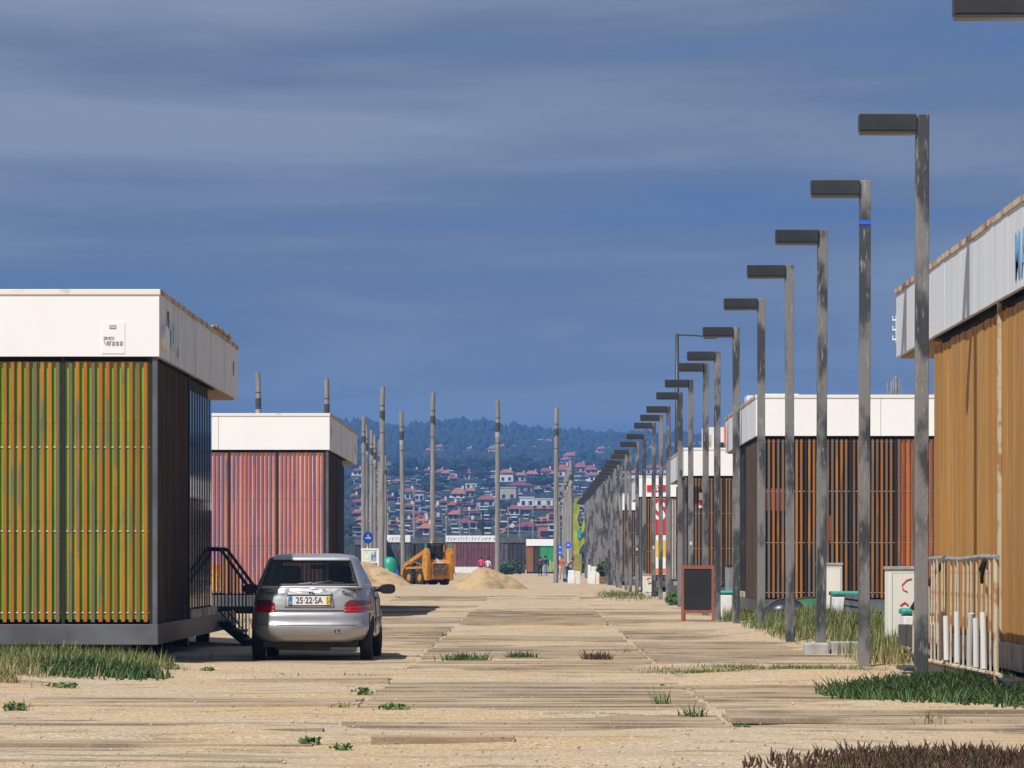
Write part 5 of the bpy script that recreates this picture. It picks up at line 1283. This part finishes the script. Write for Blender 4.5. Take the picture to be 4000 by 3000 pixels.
# single weeds
def weed(x, y, h, nb, nl, label, mat='leafy', spread=0.10):
    e_ = empty('weed', (x, y, 0), 0, label, 'weed', 'weeds growing through the boardwalk')
    q = np.stack([x+NR.normal(size=nb)*spread, y+NR.normal(size=nb)*spread], 1); me = blades('blades', q, h, 0.012, 0.8, M[mat], int(abs(x*100+y*7)))
    me.transform(Matrix.Translation((-x, -y, 0))); link('blades', me, e_)['kind'] = 'stuff'
    if nl:
        lc = leaf_cloud('leaves', nl, spread*1.6, spread*1.6, h*0.35, 0.022, M['leafy'], g1(x, y)+h*0.35, int(x*31+y*3) % 97+1, shell=0.3); link('leaves', lc, e_)
    return e_
def atg(px, py): Y = CH*F/(py-VY); return PX(px, Y), Y
for px, py, h, nb, nl, lab, sp in (
    (1420, 2735, 0.10, 20, 60, 'leafy weed at the boardwalk joint below the car', 0.06), (1540, 2805, 0.07, 20, 80, 'dark leafy weed lying flat on the planks', 0.09), (1350, 2790, 0.09, 60, 0, 'tuft of yellowish grass in the boardwalk joint', 0.06),
    (1205, 2930, 0.08, 16, 50, 'small round leaved weed beside two pale stones', 0.06), (1340, 2950, 0.06, 16, 40, 'small weed next to a dark timber edge', 0.05), (2585, 2780, 0.20, 40, 0, 'upright spiky grass weed in the middle right of the walk', 0.05),
    (2700, 2825, 0.14, 70, 0, 'bushy grass tuft with seed heads on the walk', 0.05), (2610, 2700, 0.06, 50, 20, 'low green tuft at the end of the raised timber', 0.08), (2450, 2565, 0.14, 60, 0, 'grass tuft beside the right boardwalk joint', 0.06),
    (680, 2640, 0.12, 30, 30, 'weed at the end of the ice plant by the kiosk grass', 0.06), (805, 2645, 0.07, 20, 30, 'small leafy weed in the sand between kiosk and car', 0.05), (1150, 2655, 0.05, 60, 0, 'low grass weed behind the car', 0.14), (1380, 2652, 0.05, 40, 0, 'flat grass weed near the right car wheel', 0.10),
    (2050, 2790, 0.03, 40, 10, 'flat dusty weed on the planks', 0.12), (2890, 2850, 0.04, 60, 20, 'pale green cushion weed on the sand', 0.07), (3650, 2840, 0.16, 50, 0, 'dry grass tuft in front of the ice plant', 0.07), (60, 2790, 0.10, 30, 80, 'leafy weed in the sand near the grass edge', 0.07), (250, 2715, 0.07, 30, 90, 'broad leaved weed spreading in front of the dry grass', 0.12), (1560, 2340, 0.08, 40, 30, 'far weed between car mirror and sand heap', 0.12)):
    x, y = atg(px, py); weed(x, y, h, nb, nl, lab, 'grass_dry' if 'yellow' in lab or 'dry' in lab else 'leafy', sp)
for px, py, wpx, lab in ((1810, 2580, 95, 'row of small succulent sprouts on the planks, widest of the three'), (2040, 2570, 60, 'clump of taller succulent sprouts in the middle of the walk'), (2335, 2575, 50, 'reddish thin sprouts on the planks, near the right joint')):
    x, y = atg(px, py+10); w_ = wpx*y/F
    me = fingers('sprouts', scatter(170, x, y, w_, 0.25, int(px)), 0.13, 0.009, 0.8, M['ice'] if 'reddish' not in lab else M['ice_red'], int(px)); me.transform(Matrix.Translation((-x, -y, 0)))
    e_ = empty('succulent', (x, y, 0), 0, lab, 'succulent', 'succulents growing on the boardwalk'); link('sprouts', me, e_)['kind'] = 'stuff'
for px, Y, lab in ((2555, 133, 'leafy shrub at the foot of a lamp post, farther of two'), (2635, 107, 'leafy shrub at the foot of a lamp post behind the chalkboard')):
    x = PX(px, Y); e_ = empty('shrub', (x, Y, g1(x, Y)), 0, lab, 'shrub'); link('foliage', leaf_cloud('foliage', 500, 0.25, 0.25, 0.2, 0.045, M['leafy'], 0.16, int(px)), e_)
    MB().tube([(0, 0, -0.05), (0, 0, 0.2)], 0.015, 5).build('stem', M['pot_wood'], e_)
# loose timbers on the walk
for px0, px1, py, lab in ((1745, 2230, 2345, 'long brown timber lying across the far boardwalk'), (2600, 3250, 2708, 'raised timber edge lying in the sand to the right'), (1450, 2010, 2928, 'dark timber edge half buried across the foreground')):
    Y = CH*F/(py-VY); a, b = PX(px0, Y), PX(px1, Y); z = max(g1(a, Y), g1(b, Y), g1((a+b)/2, Y))
    o = box('loose_timber', (a, Y-0.09, z-0.06), (b, Y+0.09, z+0.035), M['plank'], None, 0.008); tag(o, lab, 'timber')

# ================================================================== DISTANT KIOSKS
M['wall_grey'] = material('grey_slat_wall', (0.13, 0.135, 0.14), (0.06, 0.06, 0.065), 3.0, (4, 4, 0.3), 0.8, lo=0.45, hi=0.55)
M['wall_dark'] = material('dark_slat_wall', (0.03, 0.028, 0.027), (0.06, 0.05, 0.045), 3.0, (4, 4, 0.3), 0.8)
M['wall_orange'] = material('orange_brown_wall', (0.36, 0.15, 0.04), (0.28, 0.11, 0.03), 3.0, (4, 4, 0.3), 0.8)
M['wall_green'] = material('green_mural_wall', (0.04, 0.33, 0.13), (0.40, 0.42, 0.16), 0.7, (1, 1, 1), 0.8, lo=0.5, hi=0.62)
def far_kiosk(px0, px1, Y, mats, label, fascia=True, ft=2098, fb=2120, wt=None, marks=0, sideshade=False):
    x0, x1 = PX(px0, Y), PX(px1, Y); r = empty('beach_kiosk', (x0, Y, 0), 0, label, 'kiosk', 'distant kiosks across the square'); W_ = x1-x0
    zt, zb = PZ(ft, Y), PZ(fb, Y); nm = len(mats); bays = max(nm, int(W_/1.2)); bwid = W_/bays
    box('wall', (0.05, 0.2, 0.0), (W_-0.05, 7.0, zb), M['interior'], r)
    for i in range(bays):
        m = mats[int(i*nm/bays)]; box('panel', (i*bwid+0.02, 0.1, 0.15), ((i+1)*bwid-0.02, 0.18, zb-0.05), M[m], r)
        for k in range(int(bwid/0.3)): box('slat', (i*bwid+0.08+k*0.3, 0.03, 0.15), (i*bwid+0.15+k*0.3, 0.09, zb-0.03), M[m], r)
    nfa = max(1, int(W_/2.4))
    for i in range(nfa): box('fascia_panel', (i*W_/nfa+0.01, 0.0, zb), ((i+1)*W_/nfa-0.01, 0.08, zt), M['white'] if fascia else M['beam'], r)
    box('roof_deck', (0.02, 0.09, zt-0.1), (W_-0.02, 7.0, zt-0.04), M['white_dirty'], r)
    if marks:
        mk = MB(); rr = random.Random(marks); xx = 0.3
        while xx < W_-0.4:
            w_ = rr.uniform(0.08, 0.3); h_ = (zt-zb)*rr.uniform(0.15, 0.4); mk.box((xx, -0.012, zb+0.2), (xx+w_*0.35, -0.003, zb+0.2+h_)); mk.box((xx, -0.012, zb+0.2+h_), (xx+w_, -0.003, zb+0.26+h_)); xx += w_+rr.uniform(0.08, 0.25)
        mk.build('worn_marks', M['ink_grey'], r)
    return r
far_kiosk(1385, 1508, 400, ['wall_dark', 'wall_grey'], 'distant dark kiosk behind the information board', False, 2108, 2128)
far_kiosk(1510, 1603, 405, ['wall_grey'], 'distant kiosk with worn marks on its white fascia behind the green bin', True, 2090, 2118, marks=3)
far_kiosk(1606, 1738, 398, ['wall_dark', 'wall_dark', 'wall_orange'], 'distant dark kiosk hidden behind the loader arms', False, 2100, 2122)
far_kiosk(1740, 1948, 410, ['wall_orange', 'purple_panel', 'purple_panel', 'purple_panel', 'purple_panel'], 'distant kiosk with maroon wall and worn lettering on white fascia', True, 2092, 2117, marks=8)
far_kiosk(1950, 2052, 396, ['wall_grey', 'wall_dark', 'wall_dark'], 'distant dark kiosk with fascia painted shade grey between maroon and green mural kiosks', False, 2100, 2120)  # blue-grey fascia colour has the shade on it painted in
far_kiosk(2055, 2165, 390, ['wall_orange', 'wall_dark', 'wall_green', 'wall_green'], 'distant white topped kiosk with green mural wall', True, 2106, 2132)
# far low fence and shrubs, white tables
Y = 360
for px, w_, h_, lab in ((1975, 0.9, 0.55, 'dark shrub before the distant kiosk with shade grey fascia'), (2000, 1.1, 0.7, 'larger dark shrub before the distant kiosk with shade grey fascia'), (2262, 0.8, 0.9, 'olive bush below the yellow green sculpture'), (2330, 0.9, 0.7, 'olive bush between lamp posts and white blocks')):
    x = PX(px, Y); e_ = empty('shrub', (x, Y, 0), 0, lab, 'shrub'); link('foliage', leaf_cloud('foliage', 500, w_, 0.6, h_, 0.12, M['leaf_dark'], h_*0.9, int(px)), e_); MB().tube([(0, 0, -0.05), (0, 0, h_)], 0.04, 5).build('stem', M['pot_wood'], e_)
Y = 330; x = PX(1835, Y); tb = empty('market_table', (x, Y, 0), 0, 'long white covered table before the maroon kiosk', 'table')
box('table_top', (-1.3, 0, 0.72), (1.3, 0.9, 0.77), M['white_plastic'], tb); box('cover', (-1.28, -0.01, 0.25), (1.28, 0.01, 0.715), M['white_plastic'], tb)
for a in (-1.2, 1.2):
    for b in (0.08, 0.82): box('leg', (a-0.03, b-0.03, 0), (a+0.03, b+0.03, 0.719), M['grey_metal'], tb)

# ================================================================== TOWN
WALLS = {'w': ('white', material('house_white', (0.80, 0.79, 0.76), (0.68, 0.67, 0.64), 0.3, rough=0.8)), 'c': ('cream', material('house_cream', (0.52, 0.46, 0.36), (0.44, 0.38, 0.3), 0.3, rough=0.8)),
         'g': ('pale grey', material('house_grey', (0.36, 0.36, 0.38), (0.28, 0.28, 0.3), 0.3, rough=0.8)), 'p': ('pinkish', material('house_pink', (0.60, 0.42, 0.36), (0.5, 0.36, 0.3), 0.3, rough=0.8)), 'o': ('orange', material('house_orange', (0.60, 0.20, 0.10), (0.5, 0.16, 0.08), 0.3, rough=0.8))}
ROOFM = {'r': ('red', material('roof_red', (0.34, 0.085, 0.05), (0.25, 0.065, 0.045), 0.5, rough=0.85, rnd=[(0.40, 0.09, 0.05), (0.26, 0.08, 0.06), (0.36, 0.14, 0.08), (0.22, 0.07, 0.06)], rnd_mix=0.7)), 't': ('terracotta', material('roof_terracotta', (0.42, 0.15, 0.07), (0.33, 0.12, 0.06), 0.5, rough=0.85, rnd=[(0.46, 0.16, 0.07), (0.34, 0.15, 0.09), (0.40, 0.12, 0.06), (0.30, 0.16, 0.11)], rnd_mix=0.7)), 'f': ('flat', None), 'm': ('maroon', material('roof_maroon', (0.22, 0.06, 0.065), (0.17, 0.05, 0.055), 0.5, rough=0.85))}
PANE = material('house_window_dark', (0.03, 0.035, 0.045), rough=0.2)
def y_of(py):
    return float(np.interp(-py, [-2222.5, -2090, -1850, -1822, -1660], [600, 900, 1600, 2100, 3000]))
HR = []
def house(px0, px1, pyr, pye, pyb, wall, roof, far=False):
    """pixel extents: left, right, ridge, eave, base"""
    HR.append((px0+2, px1-2, pyr, pyb-5, y_of(pyb)))
    Y = y_of(pyb); s = Y/F; xc = PX((px0+px1)/2, Y); W_ = (px1-px0)*s; h = (pyb-pye)*s; rh = max(0.0, (pye-pyr)*s); D = max(7.0, W_*0.7); D = min(D, 16.0)
    wn_, wm = WALLS[wall]; rn_, rm = ROOFM[roof]; size = 'long' if W_ > 9 else ('tall' if h > W_*0.9 else 'small')
    place = 'on the wooded ridge' if far else ('high on the town slope' if pyb < 1900 else ('mid way up the town slope' if pyb < 1990 else 'low on the town slope'))
    z = g1(xc, Y)-0.6
    r = empty('town_house', (xc, Y, z), R(RNG.uniform(-14, 14)), f'{size} {wn_} house with {rn_} roof {place}', 'house', f'{wn_} houses with {rn_} roofs {place}')
    h += 0.6
    box('wall', (-W_/2, -0.0, -1.5), (W_/2, D, h), wm, r)
    if roof == 'f':
        box('roof', (-W_/2-0.15, -0.15, h+0.002), (W_/2+0.15, D+0.15, h+0.35), wm, r)
    else:
        a = W_/2+0.5; rh = max(rh, 1.2); ins = min(a*0.55, D*0.5)
        MB().add([(-a, -0.5, h), (a, -0.5, h), (a, D+0.5, h), (-a, D+0.5, h), (-a+ins, D/2, h+rh), (a-ins, D/2, h+rh)], [(0, 1, 5, 4), (2, 3, 4, 5), (1, 2, 5), (3, 0, 4), (0, 3, 2, 1)]).build('roof', rm, r)
        box('chimney', (a*0.4, D*0.4, h+rh*0.5), (a*0.4+0.6, D*0.4+0.6, h+rh+0.7), wm, r)
    if RNG.random() < 0.55:
        sd = RNG.choice([-1, 1]); aw = W_*RNG.uniform(0.25, 0.5); box('annex', (sd*(W_/2-0.3), 1.0, -1.5), (sd*(W_/2+aw*0.6), D*0.8, h*RNG.uniform(0.45, 0.75)), wm, r)
    fl = max(1, int(h/2.9)); nw = max(2, int(W_/2.6))
    for f_ in range(fl):
        for i in range(nw):
            cx = -W_/2+(i+0.5)*W_/nw; z0 = f_*h/fl+0.9
            wo_ = box('window', (cx-0.55, -0.05, z0), (cx+0.55, -0.012, z0+1.3), PANE, r)
    if not far and h > 5: box('balcony', (-W_*0.4, -1.0, h/2-0.1), (W_*0.4, -0.06, h/2+0.05), wm, r)
for a in ((1583, 1618, 1906, 1921, 1950, 'w', 'r'), (1620, 1654, 1908, 1922, 1955, 'w', 't'), (1764, 1815, 1907, 1931, 1947, 'w', 't'), (1816, 1856, 1909, 1920, 1944, 'g', 't'), (1526, 1546, 1855, 1868, 1874, 'c', 'r'), (1546, 1566, 1858, 1862, 1870, 'w', 'r'),
          (1700, 1726, 1834, 1850, 1862, 'c', 'r'), (1727, 1753, 1837, 1850, 1864, 'p', 't'), (1720, 1734, 1866, 1868, 1905, 'w', 'f'), (1735, 1752, 1868, 1876, 1900, 'p', 't'), (1792, 1836, 1836, 1850, 1872, 'c', 'r'), (1818, 1862, 1888, 1890, 1908, 'w', 'f'),
          (1872, 1900, 1882, 1888, 1906, 'w', 'f'), (1548, 1564, 1972, 1974, 1998, 'w', 'f'), (1582, 1614, 1972, 1984, 2000, 'w', 'r'), (1600, 1634, 1994, 2010, 2026, 'g', 'm'), (1631, 1680, 2011, 2028, 2040, 'w', 'r'), (1698, 1722, 2014, 2027, 2042, 'w', 'r'), (1632, 1676, 2034, 2048, 2066, 'w', 't'),
          (1690, 1728, 2040, 2060, 2082, 'g', 'f'), (1801, 1832, 1996, 2008, 2020, 'w', 'r'), (1836, 1865, 1996, 2008, 2022, 'g', 'r'), (1801, 1864, 2032, 2048, 2070, 'w', 'm'), (1380, 1412, 1834, 1845, 1862, 'w', 'm'), (1379, 1411, 1988, 2002, 2020, 'p', 'r'), (1395, 1420, 2012, 2024, 2045, 'w', 't'),
          (1515, 1528, 1810, 1812, 1872, 'g', 'f'), (1951, 2004, 1834, 1848, 1882, 'w', 't'), (2008, 2052, 1846, 1858, 1880, 'c', 't'), (2054, 2100, 1834, 1848, 1872, 'g', 't'), (2113, 2160, 1824, 1838, 1862, 'w', 'r'), (2150, 2162, 1840, 1848, 1864, 'w', 't'),
          (2178, 2224, 1812, 1834, 1858, 'w', 'r'), (2247, 2288, 1808, 1826, 1846, 'p', 'r'), (2288, 2328, 1818, 1836, 1852, 'p', 'r'), (2245, 2270, 1862, 1864, 1880, 'w', 'f'), (2272, 2310, 1860, 1868, 1880, 'g', 'm'), (1996, 2080, 1880, 1893, 1920, 'g', 'm'),
          (1951, 2016, 1904, 1906, 1950, 'c', 'f'), (2030, 2086, 1948, 1950, 1982, 'w', 'f'), (2088, 2160, 1946, 1950, 1975, 'w', 'f'), (1868, 1932, 1938, 1954, 1980, 'c', 'r'), (1989, 2030, 1977, 1991, 2014, 'w', 'r'), (2032, 2070, 1978, 1992, 2012, 'g', 'r'), (2070, 2145, 1980, 1990, 2000, 'c', 't'),
          (1950, 1984, 2038, 2042, 2068, 'w', 'f'), (1634, 1676, 2064, 2070, 2095, 'w', 't'), (1528, 1560, 2026, 2030, 2046, 'w', 'f'), (1510, 1524, 2038, 2040, 2056, 'w', 'f'), (1560, 1600, 2056, 2060, 2076, 'w', 'f'), (2112, 2142, 2052, 2056, 2104, 'o', 'f'), (2142, 2160, 2076, 2078, 2100, 'w', 'f'), (1893, 1916, 2062, 2072, 2090, 'w', 'f'),
          (1900, 1934, 1936, 1940, 1962, 'w', 'f'), (1905, 1934, 1862, 1866, 1884, 'w', 'f'), (2180, 2200, 2010, 2020, 2040, 'g', 't'), (2090, 2140, 2024, 2036, 2050, 'c', 't'), (1450, 1490, 1900, 1912, 1936, 'w', 'r'), (1420, 1450, 2040, 2044, 2066, 'w', 'f'), (1460, 1500, 2050, 2062, 2084, 'w', 'r'), (1750, 1790, 2000, 2012, 2034, 'g', 't'), (2040, 2100, 2048, 2060, 2080, 'c', 'm'),
          (2300, 2345, 1850, 1862, 1884, 'w', 'r'), (2350, 2400, 1830, 1842, 1862, 'p', 't'), (2420, 2500, 1838, 1850, 1872, 'w', 't'), (2520, 2600, 1812, 1826, 1850, 'w', 'r'), (2330, 2380, 1900, 1912, 1930, 'w', 't')):
    house(*a)
for a in ((2092, 2122, 1690, 1696, 1709, 'w', 'f'), (2124, 2156, 1692, 1702, 1710, 'p', 't'), (2198, 2238, 1697, 1706, 1716, 'p', 'r'), (1699, 1730, 1732, 1744, 1754, 'p', 'r'), (1666, 1692, 1746, 1756, 1764, 'p', 't'), (1822, 1840, 1742, 1748, 1762, 'w', 't'), (1906, 1934, 1730, 1742, 1764, 'c', 't'), (2208, 2262, 1760, 1774, 1786, 'p', 't'), (2191, 2224, 1786, 1794, 1806, 'p', 't'),
          (1995, 2012, 1726, 1734, 1740, 'p', 'r'), (2064, 2100, 1726, 1734, 1742, 'p', 't'), (2334, 2364, 1722, 1732, 1745, 'c', 't'), (2360, 2386, 1726, 1736, 1748, 'p', 'r'), (2500, 2530, 1694, 1706, 1718, 'p', 't'), (2536, 2570, 1712, 1722, 1742, 'c', 't'), (2600, 2640, 1700, 1712, 1730, 'p', 't'), (2705, 2745, 1692, 1704, 1722, 'p', 't'), (2735, 2765, 1716, 1724, 1740, 'c', 'r'), (1950, 1972, 1724, 1734, 1746, 'p', 'r'), (2330, 2360, 1750, 1758, 1764, 'p', 't')):
    house(*a, far=True)
# further small houses in the gaps
hr = random.Random(12); k_ = 0
for _ in range(4000):
    if k_ >= 125: break
    pb = hr.uniform(1852, 2100); wpx = hr.uniform(12, 34)*(0.8 if pb < 1900 else 1.0); c = hr.uniform(1380, 2420); hp = hr.uniform(9, 22); rp_ = hr.choice([3, 3, 3, 6, 8])
    rect = (c-wpx/2-3, c+wpx/2+3, pb-hp-rp_-2, pb+3)
    if any(rect[0] < q[1] and rect[1] > q[0] and rect[2] < q[3]+5 and rect[3] > q[2] for q in HR): continue
    k_ += 1; house(c-wpx/2, c+wpx/2, pb-hp-rp_, pb-hp, pb, hr.choice('wwwccgp'), 'f' if rp_ == 3 else hr.choice('rrtm'))
# long sheds in the valley
for px0, px1, pt_, pb, c, lab in ((1527, 1626, 1819, 1843, 'g', 'long low grey shed below the wooded ridge'), (1732, 1846, 1814, 1829, 'c', 'long low cream shed below the wooded ridge')):
    Y = 1750; r0 = empty('shed', (PX((px0+px1)/2, Y), Y, PZ(pb, Y)-1.0), 0, lab, 'shed'); w_ = (px1-px0)*Y/F; h = (pb-pt_)*Y/F
    box('wall', (-w_/2, 0, -2), (w_/2, 10, h*0.75), WALLS[c][1], r0); MB().prism([(-0.6, h*0.75), (5, h), (10.6, h*0.75)], 'x', -w_/2-0.4, w_/2+0.4).build('roof', WALLS[c][1], r0)

# trees on the town slope
HRA = np.array(HR)
def blocks(px, py, wpx, hpx, Y):
    px, py, wpx, hpx, Y = [np.atleast_1d(np.asarray(v, float))[:, None] for v in (px, py, wpx, hpx, Y)]
    return ((px+wpx/2 > HRA[None, :, 0]) & (px-wpx/2 < HRA[None, :, 1]) & (py > HRA[None, :, 2]) & (py-hpx < HRA[None, :, 3]) & (Y < HRA[None, :, 4]+9)).any(1)
M['crown_a'] = leafmat('dark_tree_leaf', (0.020, 0.040, 0.018), (0.034, 0.055, 0.022), (0.05, 0.065, 0.025)); M['crown_b'] = leafmat('olive_tree_leaf', (0.032, 0.045, 0.022), (0.05, 0.06, 0.03), (0.065, 0.07, 0.035))
M['bark'] = material('bark', (0.06, 0.045, 0.03), rough=0.9)
crowns = [leaf_cloud('crown', 800, 3.6, 3.2, 2.6, 0.42, M['crown_a'], 5.0, 11, 0.45), leaf_cloud('crown', 800, 4.6, 4.0, 1.9, 0.42, M['crown_a'], 6.0, 12, 0.4), leaf_cloud('crown', 700, 2.6, 2.6, 3.4, 0.38, M['crown_b'], 5.2, 13, 0.45), leaf_cloud('crown', 800, 4.0, 3.6, 2.8, 0.45, M['crown_b'], 5.0, 14, 0.4)]
trunk = MB().tube([(0, 0, -1.0), (0.1, 0, 2.5), (0.05, 0.1, 5.2)], [0.28, 0.2, 0.1], 6).tube([(0.08, 0, 2.6), (1.3, 0.4, 4.6)], [0.13, 0.05], 5).tube([(0.08, 0, 2.9), (-1.2, -0.3, 4.8)], [0.12, 0.05], 5).mesh('trunk', M['bark'])
TL = ['rounded dark green tree on the town slope', 'flat topped umbrella pine on the town slope', 'slim olive green tree on the town slope', 'broad olive green tree on the town slope']
tr_r = random.Random(4)
made = tries = 0
while made < 210 and tries < 9000:
    tries += 1
    py = tr_r.uniform(1840, 2112); px = tr_r.uniform(1370, 2420) if made < 190 else tr_r.uniform(2420, 2900)
    Y = y_of(py); x = PX(px, Y); k = tr_r.choice([0, 0, 1, 2, 3, 3]); s = tr_r.uniform(0.32, 0.85)
    if blocks(px, py, 7.4*s*F/Y, 8.4*s*F/Y, Y)[0]: continue
    made += 1; band = 'upper' if py < 1930 else ('middle' if py < 2020 else 'lower'); lab = TL[k].replace('the town', 'the '+band+' town')
    e_ = empty('tree', (x, Y, g1(x, Y)-0.3), tr_r.uniform(0, 6.28), lab, 'tree', lab+'s'); e_.scale = (s*tr_r.uniform(0.9, 1.3), s*tr_r.uniform(0.9, 1.2), s*tr_r.uniform(0.85, 1.1))
    link('crown', crowns[k], e_); link('trunk', trunk, e_)
# specific larger pines
for px, pyb, s in ((1786, 1872, 0.85), (1566, 1905, 1.0), (1700, 1935, 1.0), (2040, 1838, 1.0), (2290, 1822, 1.1), (1600, 1886, 0.8), (2120, 1940, 1.0), (1912, 1930, 0.7), (1690, 1962, 0.9), (1880, 1885, 0.7)):
    Y = y_of(pyb); x = PX(px, Y); e_ = empty('tree', (x, Y, g1(x, Y)-0.3), 0.5, 'large broad umbrella pine standing above the roofs', 'tree', 'large umbrella pines above the roofs'); e_.scale = (s*1.2, s, s)
    link('crown', crowns[1], e_); link('trunk', trunk, e_)
# the wood on the ridge: one mass
bm = bmesh.new(); bmesh.ops.create_icosphere(bm, subdivisions=1, radius=1.0); ico = np.array([v.co[:] for v in bm.verts]); icf = np.array([[v.index for v in f.verts] for f in bm.faces]); bm.free()
r = np.random.default_rng(9); n = 14500
yy = 1950+1080*r.random(n)**0.75; yy[:1500] = 2985+r.random(1500)*40; xx = (r.random(n)*2-1)*0.19*yy+0.012*yy
kk = fbm(xx/25+3, yy/40, 2); keep = (kk > -0.35) | (yy > 2980); xx, yy = xx[keep], yy[keep]; n = len(xx)
sz = 1.8+2.6*r.random(n)**2; hh = 1.7+3.4*r.random(n)**2.5
bk = blocks(VX+xx*F/yy, VY-(gz(xx, yy)-CH)*F/yy, 2*sz*F/yy, 1.6*hh*F/yy, yy); xx, yy, sz, hh = [v[~bk] for v in (xx, yy, sz, hh)]; n = len(xx); zz = gz(xx, yy)+hh*0.5
V = ico[None]*np.stack([sz, sz, hh], 1)[:, None]*(0.78+0.44*r.random((n, len(ico), 1)))+np.stack([xx, yy, zz], 1)[:, None]
M['wood_far'] = material('far_wood_green', (0.014, 0.026, 0.012), (0.034, 0.042, 0.020), 0.05, rough=0.9)
stuff('woodland', np_mesh('woodland', V.reshape(-1, 3), (icf[None]+np.arange(n)[:, None, None]*len(ico)).reshape(-1, 3), M['wood_far']), 'dense far off wood covering the blue hazy ridge')
# scrub mass between the town trees
n = 9000; yy = 640+1400*r.random(n); xx = (r.random(n)*2-1)*0.075*yy+0.003*yy; sz = 1.2+1.8*r.random(n); hh = 0.8+1.5*r.random(n)
bk = blocks(VX+xx*F/yy, VY-(gz(xx, yy)-CH)*F/yy, 2*sz*F/yy, 1.3*hh*F/yy, yy); xx, yy, sz, hh = [v[~bk] for v in (xx, yy, sz, hh)]; n = len(xx)
V = ico[None]*np.stack([sz, sz, hh], 1)[:, None]*(0.72+0.56*r.random((n, len(ico), 1)))+np.stack([xx, yy, gz(xx, yy)+hh*0.3], 1)[:, None]
stuff('undergrowth', np_mesh('undergrowth', V.reshape(-1, 3), (icf[None]+np.arange(n)[:, None, None]*len(ico)).reshape(-1, 3), M['wood_far']), 'dark undergrowth filling the gaps of the town slope')

# ================================================================== HAZE
hz = MB().box((-2350, -75, -230), (2350, 4800, 135)).build('haze', [])
hm_ = bpy.data.materials.new('haze_air'); hm_.use_nodes = True; t = hm_.node_tree; t.nodes.clear()
o_ = t.nodes.new('ShaderNodeOutputMaterial'); pv = t.nodes.new('ShaderNodeVolumePrincipled')
pv.inputs['Color'].default_value = (0.15, 0.40, 0.95, 1); pv.inputs['Density'].default_value = 0.00030; pv.inputs['Anisotropy'].default_value = 0.0
t.links.new(pv.outputs[0], o_.inputs['Volume'])
hz.data.materials.append(hm_); hz['kind'] = 'stuff'; hz['label'] = 'thin blue coastal haze'
